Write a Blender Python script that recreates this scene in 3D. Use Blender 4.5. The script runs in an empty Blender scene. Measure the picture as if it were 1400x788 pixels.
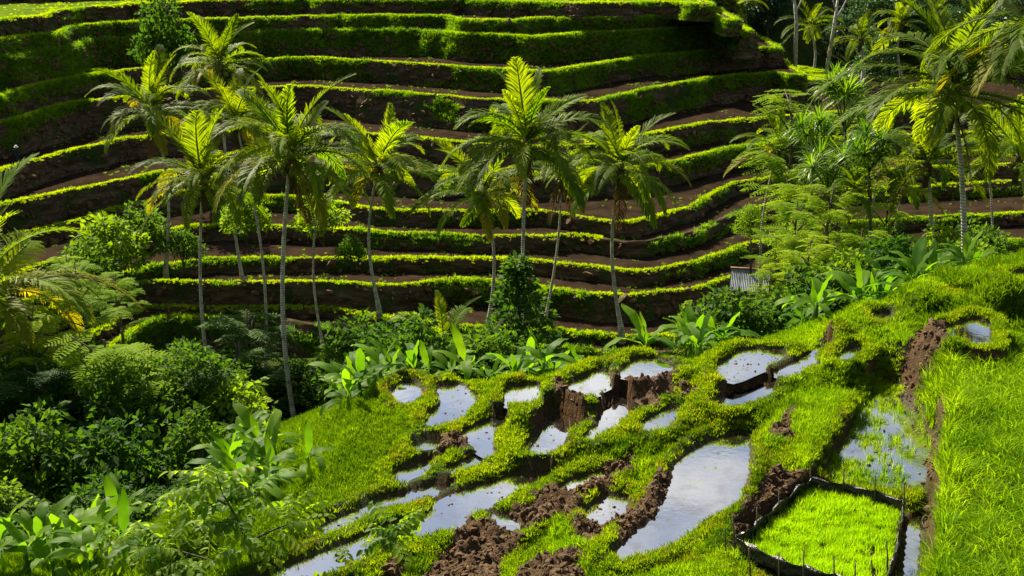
import bpy, math, random
import numpy as np
random.seed(7)
RNG = np.random.default_rng(11)
R = math.radians
scene = bpy.context.scene
COL = scene.collection

# ------------------------------------------------------------------ camera
PITCH = R(18.0); FPX = 1500.0; CU, CV = 700.0, 394.0
cam_d = bpy.data.cameras.new('camera'); cam = bpy.data.objects.new('camera', cam_d)
COL.objects.link(cam); cam.location = (0, 0, 0); cam.rotation_euler = (math.pi/2 - PITCH, 0, 0)
cam_d.sensor_width = 36.0; cam_d.lens = FPX/1400.0*36.0
cam_d.clip_start = 0.1; cam_d.clip_end = 3000
scene.camera = cam

# ------------------------------------------------------------------ sky and sun
SUN_EL, SUN_AZ = R(42), R(-32)            # azimuth from +Y, negative = left
sun_dir = (math.sin(SUN_AZ)*math.cos(SUN_EL), math.cos(SUN_AZ)*math.cos(SUN_EL), math.sin(SUN_EL))
world = bpy.data.worlds.new('World'); scene.world = world; world.use_nodes = True
nt = world.node_tree; nt.nodes.clear()
w_out = nt.nodes.new('ShaderNodeOutputWorld'); w_bg = nt.nodes.new('ShaderNodeBackground')
w_sky = nt.nodes.new('ShaderNodeTexSky'); w_sky.sky_type = 'NISHITA'; w_sky.sun_disc = False
w_sky.sun_elevation = SUN_EL; w_sky.sun_rotation = SUN_AZ; w_sky.air_density = 1.0; w_sky.dust_density = 0.8
w_tc = nt.nodes.new('ShaderNodeTexCoord'); w_map = nt.nodes.new('ShaderNodeMapping')
w_map.inputs['Scale'].default_value = (1.0, 1.0, 2.6)
w_n = nt.nodes.new('ShaderNodeTexNoise'); w_n.inputs['Scale'].default_value = 3.4; w_n.inputs['Detail'].default_value = 7
w_n.inputs['Roughness'].default_value = 0.58
w_r = nt.nodes.new('ShaderNodeValToRGB'); w_r.color_ramp.elements[0].position = 0.44; w_r.color_ramp.elements[1].position = 0.60
w_mix = nt.nodes.new('ShaderNodeMixRGB'); w_mix.inputs[2].default_value = (19.0, 19.3, 20.0, 1)
w_l = nt.links.new
w_l(w_tc.outputs['Generated'], w_map.inputs['Vector']); w_l(w_map.outputs[0], w_n.inputs['Vector'])
w_bw = nt.nodes.new('ShaderNodeRGBToBW'); w_ma = nt.nodes.new('ShaderNodeMath'); w_ma.operation = 'MULTIPLY_ADD'
w_ma.inputs[1].default_value = 2.0; w_ma.inputs[2].default_value = 1.5          # clouds: lit by the same sky, brighter towards the sun
w_l(w_sky.outputs[0], w_bw.inputs[0]); w_l(w_bw.outputs[0], w_ma.inputs[0]); w_l(w_ma.outputs[0], w_mix.inputs[2])
w_l(w_n.outputs[0], w_r.inputs[0]); w_l(w_r.outputs[0], w_mix.inputs[0])
w_l(w_sky.outputs[0], w_mix.inputs[1]); w_l(w_mix.outputs[0], w_bg.inputs[0])
w_bg.inputs[1].default_value = 0.042
w_l(w_bg.outputs[0], w_out.inputs[0])
sun_d = bpy.data.lights.new('sun', 'SUN'); sun_d.energy = 5.0; sun_d.angle = R(0.5); sun_d.color = (1.0, 0.885, 0.66)
sun = bpy.data.objects.new('sun', sun_d); COL.objects.link(sun)
from mathutils import Vector, Matrix, Euler
sun.rotation_euler = Vector(sun_dir).to_track_quat('Z', 'Y').to_euler()
sun.location = (-60, 80, 90)
vs = scene.view_settings; vs.view_transform = 'Standard'; vs.look = 'None'; vs.gamma = 1.0; vs.use_curve_mapping = False
vs.exposure = 1.42
cy = scene.cycles
cy.max_bounces = 6; cy.diffuse_bounces = 3; cy.glossy_bounces = 3; cy.transmission_bounces = 4; cy.transparent_max_bounces = 4
cy.caustics_reflective = False; cy.caustics_refractive = False; cy.sample_clamp_indirect = 4.0
cy.use_denoising = True

# ------------------------------------------------------------------ pixel rays (layout only)
SP, CP = math.sin(PITCH), math.cos(PITCH)
def ray(u, v):
    """(x/y, z/y) of the ray through a photo pixel"""
    dx = (np.asarray(u, float)-CU)/FPX; dy = (CV-np.asarray(v, float))/FPX
    ry = CP + dy*SP; rz = -SP + dy*CP
    return dx/ry, rz/ry
def at(u, v, Y):
    rx, rz = ray(u, v); return (float(rx*Y), float(Y), float(rz*Y))
def on_z(u, v, z):
    rx, rz = ray(u, v); Y = z/rz
    return np.stack([rx*Y, Y], -1)

# ------------------------------------------------------------------ numpy noise
def _h(ix, iy, s):
    n = (ix.astype(np.int64)*374761393 + iy.astype(np.int64)*668265263 + s*1442695041) & 0x7fffffff
    n = ((n ^ (n >> 13))*1274126177) & 0x7fffffff
    return ((n ^ (n >> 16)) & 0xffff)/65535.0
def vnoise(x, y, s=0):
    x = np.asarray(x, float); y = np.asarray(y, float)
    ix = np.floor(x); iy = np.floor(y); fx = x-ix; fy = y-iy
    fx = fx*fx*(3-2*fx); fy = fy*fy*(3-2*fy)
    a = _h(ix, iy, s); b = _h(ix+1, iy, s); c = _h(ix, iy+1, s); d = _h(ix+1, iy+1, s)
    return (a*(1-fx)+b*fx)*(1-fy) + (c*(1-fx)+d*fx)*fy
def fbm(x, y, s=0, o=4):
    t = 0; a = 0.5; n = 0
    for k in range(o):
        t = t + a*vnoise(x*2**k, y*2**k, s+k*17); n += a; a *= 0.5
    return t/n
def sstep(a, b, x):
    t = np.clip((x-a)/(b-a), 0, 1); return t*t*(3-2*t)

# ------------------------------------------------------------------ object helpers
def mesh(name, V, F, mats=(), smooth=True, mi=None):
    m = bpy.data.meshes.new(name)
    V = np.asarray(V, np.float32)
    if isinstance(F, np.ndarray):
        n = F.shape[1]; m.vertices.add(len(V)); m.vertices.foreach_set('co', V.ravel())
        m.loops.add(F.size); m.loops.foreach_set('vertex_index', F.astype(np.int32).ravel())
        m.polygons.add(len(F)); m.polygons.foreach_set('loop_start', np.arange(0, F.size, n, dtype=np.int32))
        m.polygons.foreach_set('loop_total', np.full(len(F), n, np.int32))
    else:
        m.from_pydata(V.tolist(), [], F)
    for k in mats: m.materials.append(k)
    if smooth: m.polygons.foreach_set('use_smooth', np.ones(len(m.polygons), bool))
    if mi is not None: m.polygons.foreach_set('material_index', np.asarray(mi, np.int32))
    m.update(calc_edges=True); m.validate()
    return m
def link(name, data, parent=None, loc=(0, 0, 0), rot=None, scale=None):
    o = bpy.data.objects.new(name, data); COL.objects.link(o)
    o.parent = parent; o.location = loc
    if rot is not None: o.rotation_euler = rot
    if scale is not None: o.scale = (scale,)*3 if not hasattr(scale, '__len__') else scale
    return o
def tag(o, label=None, cat=None, group=None, kind=None):
    if label: o['label'] = label
    if cat: o['category'] = cat
    if group: o['group'] = group
    if kind: o['kind'] = kind
    return o
def thing(name, label, cat, loc, rz=0.0, group=None, scale=None, tilt=(0, 0)):
    o = link(name, None, None, loc, (tilt[0], tilt[1], rz), scale)
    o.empty_display_size = 0.2
    return tag(o, label, cat, group)
class MB:
    def __init__(s): s.v = []; s.f = []; s.n = 0
    def add(s, V, F):
        V = np.asarray(V, float).reshape(-1, 3); s.v.append(V); s.f += [tuple(int(i)+s.n for i in q) for q in F]; s.n += len(V)
    def mesh(s, name, mat, smooth=True): return mesh(name, np.concatenate(s.v), s.f, [mat] if mat else [], smooth)
def tube(mb, pts, rad, n=8, cap=True, wob=0.0):
    pts = np.asarray(pts, float); rad = np.broadcast_to(np.asarray(rad, float), (len(pts),))
    T = np.gradient(pts, axis=0); T /= np.linalg.norm(T, axis=1)[:, None]+1e-9
    ref = np.array([1, 0, 0.]) if abs(T[0][0]) < 0.8 else np.array([0, 1., 0])
    V = []
    for i, p in enumerate(pts):
        a = ref - T[i]*np.dot(ref, T[i]); a /= np.linalg.norm(a); b = np.cross(T[i], a); ref = a
        for k in range(n):
            th = 2*math.pi*k/n; r = rad[i]*(1+wob*(random.random()-.5))
            V.append(p + r*(math.cos(th)*a+math.sin(th)*b))
    F = []
    for i in range(len(pts)-1):
        for k in range(n):
            F.append((i*n+k, i*n+(k+1) % n, (i+1)*n+(k+1) % n, (i+1)*n+k))
    if cap: F.append(tuple(range((len(pts)-1)*n, len(pts)*n))); F.append(tuple(reversed(range(n))))
    mb.add(V, F)

# ------------------------------------------------------------------ materials
def newmat(name):
    m = bpy.data.materials.new(name); m.use_nodes = True; n = m.node_tree; n.nodes.clear()
    o = n.nodes.new('ShaderNodeOutputMaterial'); return m, n, o
def N(n, t, **kw):
    x = n.nodes.new(t)
    for k, v in kw.items():
        if k in x.inputs: x.inputs[k].default_value = v
        else: setattr(x, k, v)
    return x
def rgba(c): return (c[0], c[1], c[2], 1)
def pos_noise(n, scale, detail=4, rough=0.6, obj=False):
    if obj:
        g = N(n, 'ShaderNodeTexCoord'); out = g.outputs['Object']
    else:
        g = N(n, 'ShaderNodeNewGeometry'); out = g.outputs['Position']
    t = N(n, 'ShaderNodeTexNoise', Scale=scale, Detail=detail, Roughness=rough)
    n.links.new(out, t.inputs['Vector']); return t
def ramp(n, src, stops):
    r = n.nodes.new('ShaderNodeValToRGB'); e = r.color_ramp.elements
    while len(e) < len(stops): e.new(0.5)
    for i, (p, c) in enumerate(stops):
        e[i].position = p; e[i].color = rgba(c) if hasattr(c, '__len__') else (c, c, c, 1)
    n.links.new(src, r.inputs[0]); return r
def mixc(n, f, a, b, mode='MIX'):
    m = n.nodes.new('ShaderNodeMixRGB'); m.blend_type = mode
    for i, x in enumerate((f, a, b)):
        if hasattr(x, 'is_linked'): n.links.new(x, m.inputs[i])
        elif i == 0: m.inputs[0].default_value = x
        else: m.inputs[i].default_value = rgba(x)
    return m
def leaf_mat(name, dark, light, trans, tr=0.4, rough=0.42, nscale=0.5, spec=0.4, yellow=None):
    m, n, o = newmat(name)
    oi = N(n, 'ShaderNodeObjectInfo'); pn = pos_noise(n, nscale, 3)
    add = N(n, 'ShaderNodeMath', operation='MULTIPLY_ADD'); n.links.new(oi.outputs['Random'], add.inputs[0])
    add.inputs[1].default_value = 0.45
    sub = N(n, 'ShaderNodeMath', operation='SUBTRACT'); n.links.new(pn.outputs[0], sub.inputs[0]); sub.inputs[1].default_value = 0.22
    n.links.new(sub.outputs[0], add.inputs[2])
    r = ramp(n, add.outputs[0], [(0.22, dark), (0.78, light)])
    tc = mixc(n, 1.0, r.outputs[0], trans, 'MULTIPLY')
    p = N(n, 'ShaderNodeBsdfPrincipled', Roughness=rough); p.inputs['Specular IOR Level'].default_value = spec
    n.links.new(r.outputs[0], p.inputs['Base Color'])
    t = N(n, 'ShaderNodeBsdfTranslucent'); n.links.new(tc.outputs[0], t.inputs[0])
    mx = N(n, 'ShaderNodeMixShader'); mx.inputs[0].default_value = tr
    n.links.new(p.outputs[0], mx.inputs[1]); n.links.new(t.outputs[0], mx.inputs[2]); n.links.new(mx.outputs[0], o.inputs[0])
    return m
def plain(name, a, b, scale=3.0, rough=0.8, bump=0.0, obj=False, detail=6, spec=0.3, bscale=None):
    m, n, o = newmat(name); t = pos_noise(n, scale, detail, obj=obj)
    r = ramp(n, t.outputs[0], [(0.3, a), (0.7, b)])
    p = N(n, 'ShaderNodeBsdfPrincipled', Roughness=rough); p.inputs['Specular IOR Level'].default_value = spec
    n.links.new(r.outputs[0], p.inputs['Base Color'])
    if bump:
        t2 = pos_noise(n, bscale or scale*2, 8, 0.7, obj=obj)
        b_ = N(n, 'ShaderNodeBump', Strength=bump, Distance=0.1); n.links.new(t2.outputs[0], b_.inputs['Height'])
        n.links.new(b_.outputs[0], p.inputs['Normal'])
    n.links.new(p.outputs[0], o.inputs[0]); return m
M = {}
M['grass'] = leaf_mat('grass_blades', (0.07, 0.175, 0.006), (0.20, 0.32, 0.010), (2.7, 2.4, 0.35), 0.5, 0.6, 0.7, 0.04)
M['darkgrass'] = leaf_mat('dark_shade_grass', (0.035, 0.09, 0.005), (0.11, 0.18, 0.008), (2.4, 2.4, 0.35), 0.48, 0.6, 0.6, 0.04)  # darker copy of the grass; on the left slope it carries the shade
M['drygrass'] = leaf_mat('yellowing_grass', (0.17, 0.19, 0.015), (0.32, 0.27, 0.03), (2.0, 1.7, 0.4), 0.42, 0.6, 0.9, 0.1)
M['moss'] = leaf_mat('short_bund_grass', (0.07, 0.155, 0.006), (0.205, 0.285, 0.010), (2.4, 2.2, 0.35), 0.48, 0.65, 0.9, 0.03)
M['lip'] = leaf_mat('terrace_edge_grass', (0.12, 0.23, 0.006), (0.28, 0.39, 0.010), (2.8, 2.4, 0.3), 0.52, 0.6, 0.25, 0.03)
M['wallgrass'] = leaf_mat('bank_weeds', (0.06, 0.16, 0.008), (0.16, 0.28, 0.012), (2.6, 2.5, 0.4), 0.42, 0.55, 0.2, 0.1)
M['rice'] = leaf_mat('rice_seedlings', (0.20, 0.36, 0.006), (0.32, 0.50, 0.010), (2.1, 2.0, 0.3), 0.45, 0.5, 0.8, 0.2)
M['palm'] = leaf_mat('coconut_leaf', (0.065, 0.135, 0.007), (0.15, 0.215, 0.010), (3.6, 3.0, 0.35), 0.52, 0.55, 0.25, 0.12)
M['palmdark'] = leaf_mat('coconut_leaf_dark', (0.045, 0.09, 0.007), (0.10, 0.15, 0.009), (3.6, 3.1, 0.4), 0.5, 0.55, 0.25, 0.12)  # darker leaf green, mixed in at random among the fronds
M['palmyellow'] = leaf_mat('coconut_leaf_ageing', (0.12, 0.155, 0.012), (0.22, 0.215, 0.016), (2.6, 2.3, 0.35), 0.5, 0.55, 0.25, 0.08)
M['palmdead'] = leaf_mat('dead_coconut_leaf', (0.07, 0.045, 0.025), (0.14, 0.09, 0.04), (1.5, 1.2, 0.6), 0.25, 0.7, 0.4, 0.2)
M['banana'] = leaf_mat('banana_leaf', (0.04, 0.11, 0.010), (0.11, 0.20, 0.014), (2.8, 2.8, 0.4), 0.5, 0.5, 0.4, 0.08)
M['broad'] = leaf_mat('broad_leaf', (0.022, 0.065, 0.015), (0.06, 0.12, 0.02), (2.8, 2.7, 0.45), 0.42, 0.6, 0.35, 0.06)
M['broadlight'] = leaf_mat('light_broad_leaf', (0.07, 0.14, 0.014), (0.15, 0.24, 0.02), (2.7, 2.5, 0.4), 0.45, 0.55, 0.4, 0.1)
M['feather'] = leaf_mat('feathery_leaf', (0.13, 0.23, 0.010), (0.25, 0.34, 0.014), (2.5, 2.3, 0.4), 0.5, 0.7, 0.4, 0.05)
M['strap'] = leaf_mat('strap_leaf', (0.05, 0.12, 0.012), (0.12, 0.20, 0.016), (2.6, 2.6, 0.45), 0.45, 0.42, 0.3, 0.28)
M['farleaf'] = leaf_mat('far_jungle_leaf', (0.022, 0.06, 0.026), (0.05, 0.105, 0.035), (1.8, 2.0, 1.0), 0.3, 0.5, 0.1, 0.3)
M['bark'] = plain('brown_bark', (0.05, 0.04, 0.03), (0.13, 0.11, 0.085), 6, 0.85, 0.5, obj=True)
M['soil'] = plain('turned_soil', (0.05, 0.027, 0.010), (0.155, 0.088, 0.038), 3.5, 0.75, 0.8, bscale=9)
M['coconut'] = plain('coconut_husk', (0.10, 0.13, 0.03), (0.20, 0.19, 0.05), 3, 0.5, obj=True)
M['sheath'] = plain('leaf_sheath_fibre', (0.05, 0.035, 0.02), (0.13, 0.09, 0.05), 5, 0.85, 0.5, obj=True)
def trunk_mat():
    m, n, o = newmat('grey_palm_trunk'); tc = N(n, 'ShaderNodeTexCoord')
    w = N(n, 'ShaderNodeTexWave', bands_direction='Z'); w.inputs['Scale'].default_value = 2.2; w.inputs['Distortion'].default_value = 2.0
    w.inputs['Detail'].default_value = 3; n.links.new(tc.outputs['Object'], w.inputs['Vector'])
    t = N(n, 'ShaderNodeTexNoise', Scale=3.0, Detail=6); n.links.new(tc.outputs['Object'], t.inputs['Vector'])
    r = ramp(n, t.outputs[0], [(0.3, (0.26, 0.24, 0.20)), (0.6, (0.58, 0.55, 0.49))])
    r2 = ramp(n, w.outputs[0], [(0.0, (0.35, 0.35, 0.33)), (0.25, (1, 1, 1))])
    c = mixc(n, 1.0, r.outputs[0], r2.outputs[0], 'MULTIPLY')
    p = N(n, 'ShaderNodeBsdfPrincipled', Roughness=0.8); n.links.new(c.outputs[0], p.inputs['Base Color'])
    b = N(n, 'ShaderNodeBump', Strength=0.6, Distance=0.05); n.links.new(w.outputs[0], b.inputs['Height']); n.links.new(b.outputs[0], p.inputs['Normal'])
    n.links.new(p.outputs[0], o.inputs[0]); return m
M['trunk'] = trunk_mat()
def water_mat(name, base, bump, rough=0.02):
    m, n, o = newmat(name)
    t = pos_noise(n, 1.1, 4); r = ramp(n, t.outputs[0], [(0.35, base), (0.7, tuple(x*2.2 for x in base))])
    p = N(n, 'ShaderNodeBsdfPrincipled', Roughness=rough, IOR=1.9); n.links.new(r.outputs[0], p.inputs['Base Color'])
    p.inputs['Coat Weight'].default_value = 1.0; p.inputs['Coat Roughness'].default_value = rough; p.inputs['Coat IOR'].default_value = 1.8
    t2 = pos_noise(n, 5, 3); b = N(n, 'ShaderNodeBump', Strength=bump, Distance=0.02); n.links.new(t2.outputs[0], b.inputs['Height'])
    n.links.new(b.outputs[0], p.inputs['Normal']); n.links.new(b.outputs[0], p.inputs['Coat Normal'])
    gl = N(n, 'ShaderNodeBsdfGlossy', Roughness=rough); n.links.new(b.outputs[0], gl.inputs['Normal'])
    mx = N(n, 'ShaderNodeMixShader'); fr_ = ramp(n, pos_noise(n, 1.7, 5).outputs[0], [(0.34, 0.5), (0.48, 0.82)]); n.links.new(fr_.outputs[0], mx.inputs[0])
    n.links.new(p.outputs[0], mx.inputs[1]); n.links.new(gl.outputs[0], mx.inputs[2]); n.links.new(mx.outputs[0], o.inputs[0]); return m
M['water'] = water_mat('paddy_water', (0.04, 0.034, 0.026), 0.05)
def ground_mat():
    """soil where the 'soil' attribute is high, turf elsewhere"""
    m, n, o = newmat('slope_ground'); a = N(n, 'ShaderNodeAttribute'); a.attribute_name = 'soil'
    t = pos_noise(n, 4, 6); t1 = pos_noise(n, 1.3, 4)
    s = ramp(n, t.outputs[0], [(0.3, (0.05, 0.027, 0.010)), (0.7, (0.15, 0.084, 0.036))])
    g = ramp(n, t1.outputs[0], [(0.3, (0.02, 0.038, 0.006)), (0.7, (0.06, 0.085, 0.011))])
    c = mixc(n, a.outputs['Fac'], g.outputs[0], s.outputs[0])
    p = N(n, 'ShaderNodeBsdfPrincipled', Roughness=0.85); p.inputs['Specular IOR Level'].default_value = 0.25
    n.links.new(c.outputs[0], p.inputs['Base Color'])
    t2 = pos_noise(n, 6, 10, 0.75); b = N(n, 'ShaderNodeBump', Strength=1.0, Distance=0.22); n.links.new(t2.outputs[0], b.inputs['Height'])
    n.links.new(b.outputs[0], p.inputs['Normal']); n.links.new(p.outputs[0], o.inputs[0]); return m
M['ground'] = ground_mat()
def wall_mat():
    m, n, o = newmat('terrace_earth'); g = N(n, 'ShaderNodeNewGeometry')
    mp = N(n, 'ShaderNodeMapping'); mp.inputs['Scale'].default_value = (0.35, 0.35, 2.2); n.links.new(g.outputs['Position'], mp.inputs['Vector'])
    st = N(n, 'ShaderNodeTexNoise', Scale=1.4, Detail=8, Roughness=0.65); n.links.new(mp.outputs[0], st.inputs['Vector'])
    s = ramp(n, st.outputs[0], [(0.28, (0.03, 0.021, 0.014)), (0.5, (0.085, 0.06, 0.040)), (0.75, (0.19, 0.14, 0.098))])
    gn = pos_noise(n, 0.35, 6, 0.65); gr = ramp(n, gn.outputs[0], [(0.50, 0.0), (0.60, 1.0)])
    c = mixc(n, gr.outputs[0], s.outputs[0], (0.035, 0.065, 0.015))
    p = N(n, 'ShaderNodeBsdfPrincipled', Roughness=0.9); p.inputs['Specular IOR Level'].default_value = 0.0
    n.links.new(c.outputs[0], p.inputs['Base Color'])
    t2 = pos_noise(n, 3.5, 8, 0.7); b = N(n, 'ShaderNodeBump', Strength=0.9, Distance=0.25); n.links.new(t2.outputs[0], b.inputs['Height'])
    n.links.new(b.outputs[0], p.inputs['Normal']); n.links.new(p.outputs[0], o.inputs[0]); return m
M['wall'] = wall_mat()
def mud_mat():
    m, n, o = newmat('wet_mud'); t = pos_noise(n, 0.5, 6)
    r = ramp(n, t.outputs[0], [(0.3, (0.014, 0.010, 0.007)), (0.7, (0.04, 0.027, 0.018))])
    rr = ramp(n, t.outputs[0], [(0.42, 0.6), (0.6, 0.85)])
    p = N(n, 'ShaderNodeBsdfPrincipled'); p.inputs['Specular IOR Level'].default_value = 0.0; n.links.new(r.outputs[0], p.inputs['Base Color']); n.links.new(rr.outputs[0], p.inputs['Roughness'])
    t2 = pos_noise(n, 2.5, 8, 0.7); b = N(n, 'ShaderNodeBump', Strength=0.5, Distance=0.15); n.links.new(t2.outputs[0], b.inputs['Height'])
    n.links.new(b.outputs[0], p.inputs['Normal']); n.links.new(p.outputs[0], o.inputs[0]); return m
M['mud'] = mud_mat()
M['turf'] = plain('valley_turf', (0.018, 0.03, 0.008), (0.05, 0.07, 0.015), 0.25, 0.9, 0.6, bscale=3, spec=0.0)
M['terraceturf'] = plain('terrace_turf', (0.05, 0.10, 0.010), (0.12, 0.17, 0.014), 0.4, 0.9, 0.6, bscale=3, spec=0.0)

# ------------------------------------------------------------------ grass scattering (for uncountable growth only)
def blade_set(n, h, w, spread, lean, seed):
    r = np.random.default_rng(seed); V = []; F = []
    for k in range(n):
        a = r.uniform(0, 2*math.pi); d = spread*math.sqrt(r.uniform()); b = np.array([d*math.cos(a), d*math.sin(a), -0.02])
        la = a + r.normal(0, 0.8); L = h*r.uniform(0.55, 1.15); ln = lean*r.uniform(0.3, 1.3)
        out = np.array([math.cos(la), math.sin(la), 0]); yaw = r.uniform(0, math.pi)
        sd = np.array([math.cos(yaw), math.sin(yaw), 0])*w*r.uniform(0.7, 1.3)
        p1 = b + np.array([0, 0, L*0.55]) + out*ln*L*0.25; p2 = b + np.array([0, 0, L*(1-0.35*ln)]) + out*ln*L
        i = len(V); V += [b-sd, b+sd, p1+sd*0.75, p1-sd*0.75, p2]; F += [(i, i+1, i+2, i+3), (i+3, i+2, i+4)]
    return np.array(V), F
_tuft_cols = {}
def tuft_collection(key, mat, n, h, w, spread, lean, variants=4):
    c = bpy.data.collections.new('tufts_'+key)
    for k in range(variants):
        V, F = blade_set(n, h, w, spread, lean, 100+k*7+len(_tuft_cols)*31)
        o = bpy.data.objects.new('tuft_'+key, mesh('tuft_'+key, V, F, [mat], True)); c.objects.link(o)
    _tuft_cols[key] = c; return c
def scatter_tree(coll):
    g = bpy.data.node_groups.new('scatter_'+coll.name, 'GeometryNodeTree')
    g.interface.new_socket('Geometry', in_out='INPUT', socket_type='NodeSocketGeometry')
    g.interface.new_socket('Geometry', in_out='OUTPUT', socket_type='NodeSocketGeometry')
    a = g.nodes.new('NodeGroupInput'); b = g.nodes.new('NodeGroupOutput')
    ci = g.nodes.new('GeometryNodeCollectionInfo'); ci.inputs['Collection'].default_value = coll
    ci.inputs['Separate Children'].default_value = True; ci.inputs['Reset Children'].default_value = True
    ip = g.nodes.new('GeometryNodeInstanceOnPoints'); ip.inputs['Pick Instance'].default_value = True
    def attr(nm, ty):
        x = g.nodes.new('GeometryNodeInputNamedAttribute'); x.data_type = ty; x.inputs['Name'].default_value = nm; return x
    e = g.nodes.new('FunctionNodeEulerToRotation')
    ro = attr('rot', 'FLOAT_VECTOR'); sc = attr('scl', 'FLOAT_VECTOR'); ix = attr('pick', 'INT')
    L = g.links.new
    L(a.outputs[0], ip.inputs['Points']); L(ci.outputs[0], ip.inputs['Instance']); L(ix.outputs[0], ip.inputs['Instance Index'])
    L(ro.outputs[0], e.inputs[0]); L(e.outputs[0], ip.inputs['Rotation']); L(sc.outputs[0], ip.inputs['Scale'])
    L(ip.outputs[0], b.inputs[0]); return g
_trees = {}
def scatter(name, key, P, scale, parent=None, tilt=0.15, tilt_dir=None, hscale=None):
    """one uncountable growth object: tufts on the points P"""
    P = np.asarray(P, np.float32); n = len(P)
    if n == 0: return None
    m = bpy.data.meshes.new(name); m.vertices.add(n); m.vertices.foreach_set('co', P.ravel())
    rot = np.zeros((n, 3), np.float32); rot[:, 2] = RNG.uniform(0, 6.283, n)
    rot[:, 0] = RNG.normal(0, tilt, n); rot[:, 1] = RNG.normal(0, tilt, n)
    s = np.asarray(scale, np.float32)*np.ones(n, np.float32); S = np.stack([s, s, s if hscale is None else s*hscale], 1).astype(np.float32)
    for nm, ty, d in (('rot', 'FLOAT_VECTOR', rot), ('scl', 'FLOAT_VECTOR', S)):
        m.attributes.new(nm, ty, 'POINT').data.foreach_set('vector', d.ravel())
    m.attributes.new('pick', 'INT', 'POINT').data.foreach_set('value', RNG.integers(0, 4, n).astype(np.int32))
    m.update(); o = link(name, m, parent); o['kind'] = 'stuff'
    if key not in _trees: _trees[key] = scatter_tree(_tuft_cols[key])
    md = o.modifiers.new('tufts', 'NODES'); md.node_group = _trees[key]
    return o
tuft_collection('grass', M['grass'], 22, 0.24, 0.008, 0.10, 0.55)
tuft_collection('tall', M['grass'], 16, 0.62, 0.011, 0.12, 0.75)
tuft_collection('moss', M['moss'], 34, 0.085, 0.008, 0.11, 0.6)
tuft_collection('dark', M['darkgrass'], 22, 0.24, 0.009, 0.10, 0.6)
tuft_collection('dry', M['drygrass'], 18, 0.17, 0.007, 0.10, 0.7)
tuft_collection('rice', M['rice'], 18, 0.20, 0.006, 0.055, 0.35)
tuft_collection('lip', M['lip'], 30, 0.24, 0.016, 0.18, 0.5)
tuft_collection('weed', M['wallgrass'], 30, 0.40, 0.022, 0.28, 0.9)

# ================================================================== NEAR SPUR: flooded paddies
PB, PC = 0.09, 0.02
_rx, _rz = ray(1110, 725); _X, _Y, _Z = _rx*20, 20.0, _rz*20
PA = float(_Z - PB*_X - PC*_Y)
def plane(X, Y): return PA + PB*X + PC*Y
def on_plane(u, v):
    rx, rz = ray(u, v); Y = PA/(rz - PB*rx - PC); return np.stack([rx*Y, Y, rz*Y], -1)
def chaikin(P, k=2):
    P = np.asarray(P, float)
    for _ in range(k):
        Q = np.roll(P, -1, 0); P = np.stack([P*0.75+Q*0.25, P*0.25+Q*0.75], 1).reshape(-1, P.shape[1])
    return P
def poly_dist(P, X, Y):
    """signed distance (negative inside) from points to a closed polygon"""
    d2 = np.full(X.shape, 1e18); ins = np.zeros(X.shape, bool)
    Q = np.roll(P, -1, 0)
    for (ax, ay), (bx, by) in zip(P, Q):
        ex, ey = bx-ax, by-ay; l2 = ex*ex+ey*ey+1e-12
        t = np.clip(((X-ax)*ex+(Y-ay)*ey)/l2, 0, 1)
        d2 = np.minimum(d2, (X-ax-t*ex)**2+(Y-ay-t*ey)**2)
        c = (ay > Y) != (by > Y)
        with np.errstate(divide='ignore', invalid='ignore'):
            xi = (bx-ax)*(Y-ay)/(by-ay+1e-12)+ax
        ins ^= c & (X < xi)
    d = np.sqrt(d2); return np.where(ins, -d, d)
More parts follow.
